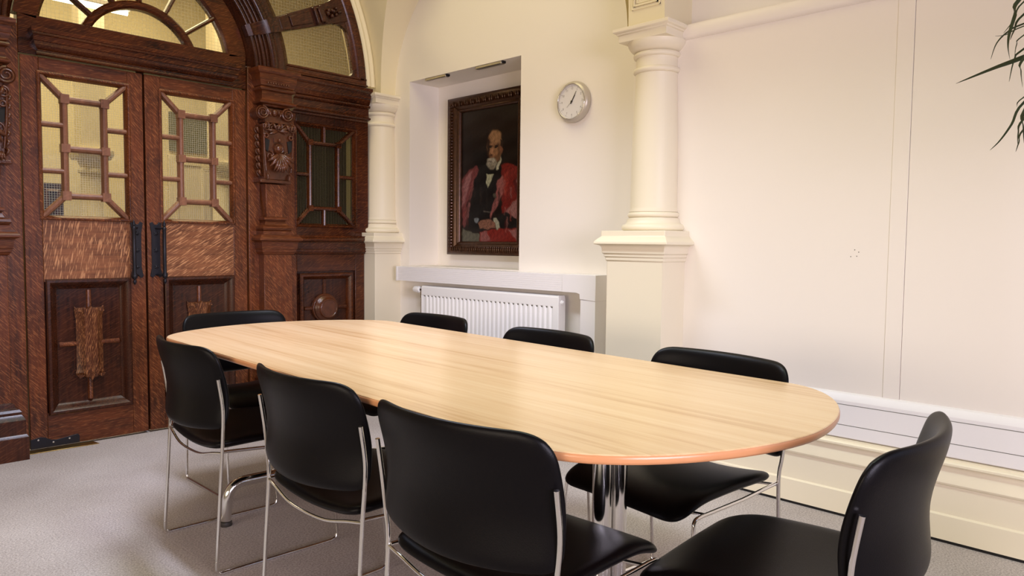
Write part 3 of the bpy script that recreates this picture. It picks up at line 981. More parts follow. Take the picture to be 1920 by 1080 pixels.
def pilaster(sgn):
    X = lambda x: CX+sgn*(x-CX)
    lab = 'carved oak pilaster right of the doors, with scroll capital and leaf drop' if sgn > 0 else 'carved oak pilaster cut off by the left edge of the picture'
    t = thing('carved_pilaster', lab, 'pilaster', (X(2.335), YD, 0), group='carved oak pilasters beside the double doors')
    yf_ = 4.413
    def bx(b, x0, x1, y0, y1, z0, z1):
        a, c = sorted((X(x0), X(x1)))
        return b.box(a, c, y0, y1, z0, z1)
    def taper(b, zt, zb, top, bot, y_t, y_b):
        """four-sided tapering block; top/bot = (x0,x1)"""
        r_ = []
        for z, (x0, x1), y in ((zb, bot, y_b), (zt, top, y_t)):
            r_.append([(X(x0), YD-0.0005, z), (X(x0), y, z), (X(x1), y, z), (X(x1), YD-0.0005, z)])
        b.loft(r_)
        return b
    # pedestal
    b = bx(MB(), 2.235, 2.433, yf_, YD-0.0005, 0.28, 1.05)
    ped = obj('pedestal', b, 'oak_v', t, bevel=0.003)
    base = [(0.060, 0.0), (0.060, 0.118), (0.054, 0.128), (0.050, 0.132), (0.050, 0.205), (0.042, 0.222), (0.034, 0.232), (0.036, 0.246), (0.028, 0.258), (0.012, 0.268), (0.010, 0.285), (0.0, 0.292)]
    a, c = sorted((X(2.235), X(2.433)))
    obj('plinth', MB().mould_ressaut(base, a, c, yf_), 'oak_dark', t, smooth=22)
    dd = [(d*0.68, z) for d, z in DADO]
    obj('pedestal_cap', MB().mould_ressaut(dd, a, c, yf_), 'oak_h', t, smooth=22)
    # base of the tapering shaft
    b = MB()
    a2, c2 = sorted((X(2.255), X(2.385)))
    b.mould_ressaut([(0.034, 1.176), (0.034, 1.198), (0.028, 1.201), (0.034, 1.206), (0.038, 1.216), (0.034, 1.228), (0.022, 1.235), (0.014, 1.238), (0.008, 1.25), (0.004, 1.264), (0.006, 1.268), (0.018, 1.271), (0.018, 1.283), (0.012, 1.287), (0.0, 1.288)], a2, c2, 4.425)
    obj('shaft_base', b, 'oak_h', t, smooth=25)
    obj('tapered_shaft', taper(MB(), 1.50, 1.286, (2.248, 2.393), (2.262, 2.376), 4.412, 4.425), 'oak_v', t, bevel=0.004)
    # carved block
    b = taper(MB(), 1.875, 1.525, (2.219, 2.441), (2.235, 2.404), 4.385, 4.40)
    bx(b, 2.205, 2.420, 4.392, YD-0.0005, 1.505, 1.527)
    blk = obj('carved_block', b, 'oak_carved', t, bevel=0.005)
    b = MB()
    y = 4.385
    cxp = 2.325
    for k in range(5):                      # scrolls along the top
        xx = 2.238+0.045*k
        scroll(b, (X(xx), 1.858-0.012*(k % 2)), 0.022, y-0.006, 1.6, 1 if k % 2 else -1, 0.0065)
        leafy(b, (X(xx), 1.885), -70 if k % 2 else -110, 0.05, 0.010, y-0.004)
    for sx in (-1, 1):                      # rings, beads and side drops
        xx = cxp+sx*0.085
        b.tube([(X(xx)+0.013*math.cos(2*PI*i/14), y-0.008, 1.80+0.013*math.sin(2*PI*i/14)) for i in range(14)], 0.006, 8, closed=True)
        b.ball((X(cxp+sx*0.052), y-0.016, 1.672), 0.013, 1, 1, 1)
        scroll(b, (X(cxp+sx*0.062), 1.675), 0.024, y-0.004, 1.2, sx, 0.0055)
        for k in range(3):
            leafy(b, (X(cxp+sx*0.078-sx*0.004*k), 1.565), -90+sx*(k-1)*14, 0.045, 0.0065, y+0.004, 0.012)
        b.tube([(X(cxp+sx*0.102), y-0.004, 1.86), (X(cxp+sx*0.098), y-0.006, 1.72), (X(cxp+sx*0.085), y-0.002, 1.58)], 0.006, 8)
    b.lathe([(0.034, y+0.004), (0.036, y-0.010), (0.028, y-0.018), (0.022, y-0.014), (0.018, y-0.022), (0.001, y-0.025)], (X(cxp), 1.722), 12, 'y')
    b.ball((X(cxp), y-0.016, 1.775), 0.013)
    b.box(X(cxp)-0.034, X(cxp)+0.034, y-0.010, y+0.006, 1.762, 1.788)
    for k, a_ in enumerate((-150, -132, -114, -98, -82, -66, -48, -30)):
        leafy(b, (X(cxp), 1.690), a_, 0.085+0.036*math.cos(math.radians(a_+90)), 0.0155, y-0.010, 0.034)
    for a_ in (-118, -104, -90, -76, -62):
        leafy(b, (X(cxp), 1.648), a_, 0.080, 0.011, y-0.028, 0.024)
    for a_ in (-160, 180, 20, 0):
        leafy(b, (X(cxp), 1.835), a_, 0.075, 0.010, y-0.002, 0.015)
    obj('carving', b, 'oak_carved', blk, smooth=60)
    for sx in (-1, 1):
        b = MB()
        b.prism([(X(cxp+sx*0.060), 1.775), (X(cxp+sx*0.094), 1.785), (X(cxp+sx*0.090), 1.715), (X(cxp+sx*0.072), 1.700)], 'y', y-0.0035, y+0.012)
        obj('slot_shade', b, 'dark', blk)  # raised dark block, coloured as the shade inside a carved recess
    # drop carved on the side towards the doors
    b = MB()
    for k in range(7):
        z = 1.86-0.045*k
        for s2 in (-1, 1):
            pts = [(X(2.222+0.002*k)-sgn*0.006, 4.44+0.0*s2, z), (X(2.222+0.002*k)-sgn*0.02, 4.44+0.018*s2, z-0.018), (X(2.222+0.002*k)-sgn*0.004, 4.44+0.012*s2, z-0.045)]
            b.tube(catmull(pts, 4), [0.004+0.006*math.sin(PI*i/8) for i in range(9)], 7)
        b.ball((X(2.222+0.002*k)-sgn*0.008, 4.44, z-0.02), 0.009)
    obj('side_drop', b, 'oak_carved', blk, smooth=60)
    # scroll capital
    b = MB()
    for sx in (-1, 1):
        c_ = (X(2.308+sx*0.086), 1.944)
        b.lathe([(0.040, YD-0.0005), (0.040, 4.40), (0.043, 4.392), (0.038, 4.385), (0.034, 4.392), (0.004, 4.392)], c_, 30, 'y')
        scroll(b, c_, 0.034, 4.388, 2.2, sx*sgn, 0.0075)
    b.ball((X(2.308), 4.398, 1.95), 0.021, 1, 0.9, 1.15)
    for sx in (-1, 1):
        b.ball((X(2.308+sx*0.033), 4.402, 1.953), 0.009, 1, 1, 1.7)
        leafy(b, (X(2.308+sx*0.044), 1.965), -90-sx*20, 0.045, 0.009, 4.395, 0.01)
    bx(b, 2.235, 2.38, 4.402, YD-0.0005, 1.888, 1.976)
    bx(b, 2.240, 2.40, 4.394, YD-0.0005, 1.886, 1.905)
    obj('scroll_capital', b, 'oak_carved', t, smooth=40)
    # ressaut of the entablature
    ee = [(d*0.78, z) for d, z in ENT]
    a3, c3 = sorted((X(2.252), X(2.398)))
    obj('entablature_block', MB().mould_ressaut(ee, a3, c3, 4.425), 'oak_h', t, smooth=22)
    b = MB()
    for k in range(9):
        b.ball((X(2.252+0.0175*k), 4.368, 2.128), 0.008, 1.0, 0.8, 0.9, 8, 5)
    obj('bead_row', b, 'oak_carved', t, smooth=60)
    return t
pilaster(1)
pilaster(-1)

# ------------------------------------------------------------------ corridor seen through the glass
o = obj('wall_corridor', MB().box(-3.2, 5.1, 7.3, 7.4, 0, Z_CEIL), 'vault')
tag(o, 'cream corridor wall seen through the door glass', 'wall', kind='structure')
o = obj('wall_corridor_end', MB().box(5.1, 5.2, 4.75, 7.4, 0, Z_CEIL), 'vault')
tag(o, 'cream wall at the end of the corridor, out of view', 'wall', kind='structure')
obj_c = []
def back_column(x, y, label):
    t = thing('plaster_column', label, 'column', (x, y, 0), group='round plaster columns beyond the glass')
    obj('shaft', MB().lathe([(0.10, 0.0), (0.10, 1.1), (0.085, 1.12), (0.075, 1.65), (0.095, 1.66), (0.095, 1.68), (0.078, 1.70), (0.10, 1.76)], (x, y), 28), 'pier', t, smooth=40)
    obj('abacus', MB().sq([(0.11, 1.76), (0.13, 1.80), (0.13, 1.84)], (x, y)), 'pier', t, bevel=0.003)
    obj('upper_block', MB().sq([(0.09, 1.84), (0.09, Z_CEIL)], (x, y)), 'pier', t)
back_column(1.84, 6.5, 'cream column seen through the middle pane of the left door')
back_column(2.94, 6.6, 'cream column seen through the right-hand panes of the right door')
t = thing('corridor_door', 'pale panelled door seen through the lower middle pane of the right door', 'door', (2.92, 7.28, 0))
obj('leaf', MB().box(2.72, 3.12, 7.26, 7.298, 0, 1.95), 'pier', t, bevel=0.003)
b = MB()
frame_mould(b, 2.78, 3.06, 1.15, 1.88, [(0, 0), (0, 0.012), (0.02, 0.016), (0.035, 0.0), (0.045, -0.006)], 7.26)
obj('panel_moulding', b, 'pier', t, smooth=25)
t = tag(obj('mesh_panel', MB().box(2.74, 3.12, 7.27, 7.299, 1.99, 2.36), 'greenish', bevel=0.003, loc=(2.93, 7.28, 2.0)), 'grey green panel seen through the upper middle pane of the right door', 'panel')
t = thing('carved_panelling', 'dark carved oak panelling seen low through the left door glass', 'panelling', (1.55, 7.1, 0))
obj('back', MB().box(1.0, 1.78, 7.05, 7.11, 0.4, 1.60), 'oak_dark', t, bevel=0.006)
b = MB()
for k in range(6):
    frame_mould(b, 1.03+0.122*k, 1.14+0.122*k, 1.15, 1.55, [(0, 0), (0, 0.02), (0.02, 0.03), (0.035, 0)], 7.05)
obj('carved_panels', b, 'oak_carved', t, smooth=25)
obj('plinth', MB().box(1.0, 1.78, 7.04, 7.11, 0.0, 0.4), 'oak_dark', t, bevel=0.006)
# unlit store behind the small barred window
o = thing('dark_backing', 'unlit dark cupboard behind the barred window of the oak panel', 'dark_backing', (2.76, 4.86, 0))
obj('back_board', MB().box(2.43, 3.182, 4.93, 4.95, 0.99, 2.28), 'backing_dark', o)
obj('backing_box', MB().box(2.40, 2.43, 4.765, 4.95, 0.0, 2.28).box(2.43, 3.118, 4.765, 4.95, 0.96, 0.99).box(2.43, 3.118, 4.765, 4.95, 2.25, 2.28), 'oak_dark', o)
obj('base', MB().box(2.43, 3.118, 4.78, 4.95, 0, 0.96), 'oak_dark', o)
t = thing('strip_light', 'glowing tube added in the corridor for the bright reflection in the fanlight', 'light', (1.72, 6.1, 2.86))  # tube placed behind the glass to imitate a reflection in the fanlight
obj('housing', MB().box(1.40, 2.02, 6.06, 6.14, 2.875, 2.91), 'white', t, bevel=0.004)
obj('tube', MB().tube([(1.42, 6.1, 2.855), (2.0, 6.1, 2.855)], 0.016, 12), 'tube', t, smooth=50)
obj('hanger', MB().tube([(1.5, 6.1, 2.90), (1.5, 6.1, Z_CEIL)], 0.004, 6).tube([(1.92, 6.1, 2.90), (1.92, 6.1, Z_CEIL)], 0.004, 6), 'white', t)

# ------------------------------------------------------------------ picture in the niche
def picture():
    t = thing('framed_portrait', 'oil portrait of a bearded man in a red robe, carved dark gilt frame', 'picture', (NX-0.03, 3.70, 1.05))
    Y0, Y1, Z0, Z1 = 3.30, 4.105, 1.052, 2.172
    # frame moulding, mitred, facing -x
    steps = [(0.0, 0.0), (0.0, 0.042), (0.008, 0.050), (0.022, 0.054), (0.040, 0.056), (0.060, 0.050), (0.076, 0.038), (0.090, 0.030), (0.100, 0.034), (0.108, 0.030), (0.116, 0.018), (0.118, 0.004)]
    b = MB()
    rings = []
    for ins, d in steps:
        x = NX-0.002-d
        rings.append([(x, Y0+ins, Z0+ins*0.82), (x, Y1-ins, Z0+ins*0.82), (x, Y1-ins, Z1-ins*0.9), (x, Y0+ins, Z1-ins*0.9)])
    b.loft(rings, caps=False)
    rnd = random.Random(4)
    def knob(y, z, horiz):
        s = rnd.uniform(0.8, 1.15)
        b.ball((NX-0.055, y, z), 0.016*s, 0.75, 0.55 if horiz else 1.25, 1.25 if horiz else 0.55, 8, 5)
    n = 34
    for k in range(n):
        f = (k+0.5)/n
        y = Y0+0.05+(Y1-Y0-0.10)*f
        knob(y, Z0+0.040, True)
        if k % 3:
            knob(y, Z1-0.048, True)
    for k in range(46):
        z = Z0+0.05+(Z1-Z0-0.10)*(k+0.5)/46
        knob(Y0+0.048, z, False)
        knob(Y1-0.048, z, False)
    obj('frame', b, 'gilt', t, smooth=35)
    # painted canvas: a fine mesh coloured per corner from soft-edged patches
    ya, yb_, za, zb_ = 3.985, 3.415, 1.140, 2.070
    P = []
    def poly(col, pts, soft=7, a=1.0):
        P.append(('p', col, pts, soft, a))
    def ell(col, c, rx, ry, soft=0.25, a=1.0):
        P.append(('e', col, c, rx, ry, soft, a))
    bg = (0.012, 0.0055, 0.004)
    poly((0.020, 0.009, 0.006), [(80, 130), (480, 100), (480, 300), (80, 330)], 60, 0.8)
    poly((0.006, 0.004, 0.004), [(140, 410), (330, 420), (340, 560), (140, 560)], 40, 0.9)
    poly((0.19, 0.045, 0.045), [(68, 600), (110, 540), (165, 505), (185, 530), (150, 640), (118, 760), (100, 880), (82, 900), (70, 800)], 10)
    poly((0.33, 0.13, 0.13), [(70, 640), (112, 560), (140, 535), (118, 640), (88, 740), (70, 780)], 10)
    poly((0.07, 0.014, 0.012), [(100, 760), (128, 680), (150, 640), (140, 780), (108, 900)], 8)
    poly((0.009, 0.007, 0.007), [(150, 600), (195, 510), (230, 490), (310, 490), (345, 520), (330, 650), (290, 780), (255, 850), (190, 860), (120, 900), (115, 830)], 8)
    poly((0.20, 0.018, 0.014), [(325, 500), (365, 485), (420, 510), (470, 580), (480, 740), (430, 720), (385, 760), (330, 840), (330, 700)], 9)
    poly((0.32, 0.10, 0.09), [(300, 600), (330, 570), (345, 600), (335, 680), (300, 770), (255, 850), (262, 800), (292, 700)], 8)
    poly((0.30, 0.035, 0.025), [(340, 560), (362, 540), (368, 620), (356, 700), (340, 690)], 8)
    poly((0.10, 0.012, 0.012), [(395, 600), (430, 560), (450, 680), (420, 720)], 10)
    poly((0.36, 0.16, 0.15), [(415, 600), (432, 560), (448, 640), (440, 690)], 8, 0.7)
    poly((0.33, 0.14, 0.13), [(352, 800), (400, 740), (450, 700), (490, 700), (490, 920), (440, 880), (400, 840)], 9)
    poly((0.22, 0.05, 0.05), [(420, 800), (470, 740), (490, 800), (470, 900)], 9, 0.7)
    poly((0.010, 0.008, 0.008), [(280, 850), (350, 805), (420, 850), (455, 905), (440, 930), (330, 935), (300, 900)], 7)
    poly((0.24, 0.022, 0.016), [(190, 930), (300, 912), (440, 915), (490, 980), (490, 1010), (190, 1010)], 8)
    poly((0.30, 0.10, 0.09), [(195, 935), (235, 925), (262, 990), (200, 1000)], 9)
    poly((0.34, 0.13, 0.12), [(370, 925), (430, 920), (452, 990), (420, 990)], 9)
    poly((0.13, 0.12, 0.085), [(74, 905), (130, 930), (188, 945), (192, 1010), (74, 1010)], 9)
    poly((0.008, 0.007, 0.007), [(115, 880), (180, 850), (250, 880), (230, 925), (140, 935)], 10)
    poly((0.40, 0.38, 0.27), [(276, 846), (300, 842), (322, 905), (302, 922)], 5)
    poly((0.27, 0.12, 0.075), [(182, 872), (215, 852), (265, 853), (288, 872), (290, 905), (235, 915), (188, 905)], 7)
    for k in range(4):
        poly((0.14, 0.05, 0.03), [(190+6*k, 868+12*k), (250, 872+11*k), (250, 875+11*k), (190+6*k, 872+12*k)], 4, 0.7)
    ell((0.20, 0.22, 0.23), (168, 855), 16, 17, 0.4)
    poly((0.43, 0.42, 0.28), [(233, 553), (280, 548), (268, 590), (240, 645), (231, 620)], 5)
    poly((0.004, 0.004, 0.004), [(215, 530), (300, 535), (285, 560), (225, 558)], 5)
    poly((0.48, 0.45, 0.33), [(292, 530), (300, 490), (322, 445), (322, 480), (305, 530)], 4)
    poly((0.10, 0.09, 0.065), [(275, 690), (295, 680), (292, 715), (280, 712)], 5)
    poly((0.13, 0.11, 0.09), [(215, 797), (262, 799), (262, 806), (215, 806)], 4, 0.7)
    rs = random.Random(5)
    for k in range(26):                     # loose brush strokes over the robe and gown
        if k % 2:
            x0_, y0_, hx, hy = rs.uniform(345, 450), rs.uniform(520, 860), rs.uniform(-14, 22), rs.uniform(40, 90)
        else:
            x0_, y0_, hx, hy = rs.uniform(78, 150), rs.uniform(560, 800), rs.uniform(-34, -6), rs.uniform(40, 100)
        cc = rs.choice([(0.42, 0.19, 0.18), (0.12, 0.014, 0.014), (0.26, 0.05, 0.04), (0.34, 0.13, 0.12)])
        poly(cc, [(x0_-4, y0_), (x0_+5, y0_+2), (x0_+hx+3, y0_+hy), (x0_+hx-3, y0_+hy)], 9, 0.55)
    for k in range(14):
        x0_, y0_ = rs.uniform(150, 320), rs.uniform(560, 830)
        poly(rs.choice([(0.022, 0.018, 0.016), (0.004, 0.003, 0.003), (0.035, 0.022, 0.018)]), [(x0_-5, y0_), (x0_+6, y0_+3), (x0_+rs.uniform(-12, 12), y0_+70), (x0_-6, y0_+64)], 12, 0.6)
    # head
    ell((0.16, 0.075, 0.038), (282, 385), 49, 102, 0.14)
    ell((0.38, 0.20, 0.10), (286, 320), 36, 45, 0.5)
    ell((0.31, 0.15, 0.075), (275, 400), 28, 50, 0.5)
    poly((0.03, 0.012, 0.007), [(234, 330), (252, 350), (248, 470), (236, 440)], 8, 0.9)
    ell((0.012, 0.006, 0.004), (258, 386), 13, 8, 0.6)
    ell((0.012, 0.006, 0.004), (291, 382), 14, 8, 0.6)
    poly((0.05, 0.02, 0.012), [(245, 374), (272, 376), (272, 381), (245, 380)], 4)
    poly((0.05, 0.02, 0.012), [(278, 372), (306, 366), (306, 373), (278, 378)], 4)
    ell((0.44, 0.21, 0.11), (266, 410), 8, 26, 0.6)
    ell((0.10, 0.04, 0.025), (258, 436), 12, 6, 0.7)
    ell((0.23, 0.09, 0.05), (322, 400), 9, 26, 0.5)
    poly((0.028, 0.015, 0.010), [(316, 330), (334, 350), (330, 385), (318, 370)], 6)
    ell((0.30, 0.26, 0.20), (264, 490), 30, 36, 0.4)
    ell((0.40, 0.35, 0.28), (262, 468), 27, 12, 0.6)
    ell((0.12, 0.09, 0.07), (258, 478), 12, 4, 0.7)
    ell((0.22, 0.18, 0.13), (266, 515), 16, 18, 0.6)
    def seg_d(px, py, a, c):
        ax, ay = a
        bx_, by = c
        dx, dy = bx_-ax, by-ay
        t_ = max(0, min(1, ((px-ax)*dx+(py-ay)*dy)/(dx*dx+dy*dy+1e-9)))
        return math.hypot(px-ax-t_*dx, py-ay-t_*dy)
    boxes = []
    for p in P:
        if p[0] == 'p':
            xs, ys = [q[0] for q in p[2]], [q[1] for q in p[2]]
            s_ = p[3]
            boxes.append((min(xs)-s_, max(xs)+s_, min(ys)-s_, max(ys)+s_))
        else:
            boxes.append((p[2][0]-p[3]*1.4, p[2][0]+p[3]*1.4, p[2][1]-p[4]*1.4, p[2][1]+p[4]*1.4))
    rnd = random.Random(8)
    def colour(s, q):
        u = 860+115*s
        vt, vb = 211-24*s, 455+5*s
        v = vt+(vb-vt)*q
        x, y = (u-840)*3.371, (v-160)*3.371
        x += 2.5*math.sin(y*0.11+x*0.07)
        y += 2.5*math.sin(x*0.13-y*0.05)
        c = list(bg)
        for p, bb in zip(P, boxes):
            if not (bb[0] <= x <= bb[1] and bb[2] <= y <= bb[3]):
                continue
            if p[0] == 'p':
                pts = p[2]
                ins = False
                d = 1e9
                j = len(pts)-1
                for i in range(len(pts)):
                    xi, yi = pts[i]
                    xj, yj = pts[j]
                    if (yi > y) != (yj > y) and x < (xj-xi)*(y-yi)/(yj-yi)+xi:
                        ins = not ins
                    d = min(d, seg_d(x, y, pts[i], pts[j]))
                    j = i
                sd = d if ins else -d
                w = max(0, min(1, 0.5+sd/p[3]))*p[4]
            else:
                rr_ = math.hypot((x-p[2][0])/p[3], (y-p[2][1])/p[4])
                w = max(0, min(1, (1+p[5]/2-rr_)/p[5]))*p[6]
            w = w*w*(3-2*w)
            for k in range(3):
                c[k] += (p[1][k]-c[k])*w
        f = 1+0.22*math.sin(x*0.21+y*0.13+2*math.sin(y*0.05))*math.sin(y*0.09-x*0.07)+0.16*math.sin(x*0.55-y*0.23+1.5*math.sin(x*0.04))+rnd.uniform(-0.08, 0.08)
        g = 0.006*(0.5+0.5*math.sin(x*0.03+y*0.05))
        c = [k+g for k in c]
        return [max(0, k*f*0.62) for k in c]
    nx_, nz_ = 104, 160
    vs, cs, fs = [], [], []
    for i in range(nz_+1):
        for j in range(nx_+1):
            y = ya+(yb_-ya)*j/nx_
            z = zb_+(za-zb_)*i/nz_
            vs.append((NX-0.012, y, z))
            cs.append(colour((ya-y)/(ya-3.372), i/nz_))
    for i in range(nz_):
        for j in range(nx_):
            a_ = i*(nx_+1)+j
            fs.append((a_, a_+1, a_+nx_+2, a_+nx_+1))
    cv = obj('canvas', MB().add(vs, fs), 'canvas', t)
    at = cv.data.color_attributes.new('paint', 'FLOAT_COLOR', 'POINT')
    for i, c in enumerate(cs):
        at.data[i].color = (*c, 1)
    obj('backing', MB().box(NX-0.010, NX, Y0+0.01, Y1-0.01, Z0+0.01, Z1-0.01), 'oak_dark', t)
    return t
m_, nt_, b_ = new_mat('oil_paint')
an = N(nt_, 'ShaderNodeAttribute', attribute_name='paint')
nt_.links.new(an.outputs['Color'], b_.inputs['Base Color'])
b_.inputs['Roughness'].default_value = 0.30
b_.inputs['Specular IOR Level'].default_value = 0.35
M['canvas'] = m_
picture()

# two slim lights set in the niche ceiling
for i, (y0, y1, lab) in enumerate(((3.875, 4.095, 'slim metal light strip at the far end of the niche ceiling, nearer the corner column'), (3.335, 3.575, 'slim metal light strip in the niche ceiling, directly above the portrait'))):
    t = thing('strip_light', lab, 'light', (3.30, (y0+y1)/2, NZ1-0.02), group='slim lights in the niche ceiling')
    obj('housing', MB().box(3.286, 3.32, y0, y1, NZ1-0.018, NZ1), 'steel', t, bevel=0.003)
    obj('end_cap', MB().box(3.288, 3.318, y0-0.012, y0, NZ1-0.015, NZ1), 'iron', t, bevel=0.002)
    obj('slot', MB().box(3.2875, 3.293, y0+0.01, y1-0.01, NZ1-0.0188, NZ1-0.016), 'dark', t)

# ------------------------------------------------------------------ wall clock
def clock():
    yc, zc = 2.717, 1.945
    t = thing('wall_clock', 'round silver wall clock with a pale dial showing five past one', 'clock', (XC, yc, zc))
    b = MB().lathe([(0.100, XC), (0.112, XC-0.002), (0.1165, XC-0.012), (0.117, XC-0.022), (0.114, XC-0.032), (0.108, XC-0.040), (0.101, XC-0.0445), (0.0985, XC-0.045), (0.097, XC-0.042), (0.0965, XC-0.034), (0.05, XC-0.033)], (yc, zc), 56, 'x')
    obj('case', b, 'clockcase', t, smooth=40)
    obj('bezel', MB().tube([(XC-0.0445, yc+0.0985*math.cos(2*PI*i/60), zc+0.0985*math.sin(2*PI*i/60)) for i in range(60)], 0.0017, 8, closed=True), 'chrome', t, smooth=60)
    dial = obj('dial', MB().lathe([(0.0965, XC-0.034), (0.0965, XC-0.0355), (0.001, XC-0.0355)], (yc, zc), 56, 'x'), 'clockface', t, smooth=30)
    b = MB()
    xf = XC-0.0358
    for k in range(60):
        a = 2*PI*k/60
        r0, r1, w = (0.083, 0.091, 0.0011) if k % 5 == 0 else (0.087, 0.091, 0.0005)
        ca, sa = math.sin(a), math.cos(a)       # clockwise from 12; +y is to the viewer's left
        pts = []
        for r, s in ((r0, -w), (r1, -w), (r1, w), (r0, w)):
            pts.append((xf, yc-r*ca-s*sa, zc+r*sa-s*ca))
        b.add(pts, [(0, 1, 2, 3)])
    obj('minute_marks', b, 'ink_soft', dial)
    for h in range(1, 13):
        cu = bpy.data.curves.new('numeral', 'FONT')
        cu.body = str(h)
        cu.size = 0.017
        cu.align_x = 'CENTER'
        cu.align_y = 'CENTER'
        tmp = bpy.data.objects.new('numeral', cu)
        COL.objects.link(tmp)
        dg = bpy.context.evaluated_depsgraph_get()
        me = bpy.data.meshes.new_from_object(tmp.evaluated_get(dg))
        bpy.data.objects.remove(tmp)
        no = bpy.data.objects.new('numeral', me)
        COL.objects.link(no)
        me.materials.clear()
        me.materials.append(M['ink_soft'])
        no.parent = dial
        a = 2*PI*h/12
        no.matrix_local = Matrix.Translation((xf-XC, -0.074*math.sin(a), 0.074*math.cos(a))) @ Matrix(((0, 0, -1, 0), (-1, 0, 0, 0), (0, 1, 0, 0), (0, 0, 0, 1)))
    def hand(name, ang, ln, tail, w, dx, mat='ink'):
        a = math.radians(ang)
        ca, sa = math.sin(a), math.cos(a)
        vs = []
        for x in (XC-0.0365-dx, XC-0.0372-dx):
            for r, s in ((-tail, -w), (ln, -w*0.5), (ln, w*0.5), (-tail, w)):
                vs.append((x, yc-r*ca-s*sa, zc+r*sa-s*ca))
        obj(name, MB().add(vs, [(0, 1, 2, 3), (4, 7, 6, 5), (0, 4, 5, 1), (1, 5, 6, 2), (2, 6, 7, 3), (3, 7, 4, 0)]), mat, t)
    hand('minute_hand', 31, 0.064, 0.014, 0.0024, 0.0016)
    hand('hour_hand', 33, 0.042, 0.012, 0.0032, 0.0004)
    hand('second_hand', 228, 0.045, 0.018, 0.0009, 0.0028)
    obj('hub', MB().lathe([(0.0055, XC-0.036), (0.0055, XC-0.041), (0.001, XC-0.0415)], (yc, zc), 16, 'x'), 'ink', t, smooth=40)
clock()

# ------------------------------------------------------------------ white boxed trunking, radiator, dado trunking
t = thing('boxed_trunking', 'white grooved trunking along the niche sill, turning down beside the column pedestal', 'trunking', (3.2, 3.3, 0))
XF = 3.172
b = MB()
zt, zb = 0.963, 0.864
prof = [(XC-0.0004, zb), (XF, zb)]
for k in range(7):
    z = zb+0.012+k*0.0125
    prof += [(XF, z-0.0012), (XF+0.0012, z-0.0004), (XF+0.0012, z+0.0004), (XF, z+0.0012)]
prof += [(XF, zt), (XC-0.0004, zt)]
b.loft([[(x, y, z) for x, z in prof] for y in (2.70, 4.255)])
obj('sill_length', b, 'white', t, smooth=20)
obj('end_cap', MB().box(XF-0.002, XC-0.0004, 4.255, 4.276, zb-0.002, zt+0.002), 'white', t, bevel=0.002)
b = MB().prism([(2.465, 0.822), (2.575, 0.828), (2.578, 0.856), (2.60, 0.862), (2.705, 0.8625), (2.705, 0.9655), (2.465, 0.9655)], 'x', XF-0.003, XC-0.0004)
obj('elbow', b, 'white', t, bevel=0.002)
obj('drop_length', MB().box(XF, XC-0.0004, 2.468, 2.572, 0.0, 0.825), 'white', t, bevel=0.002)

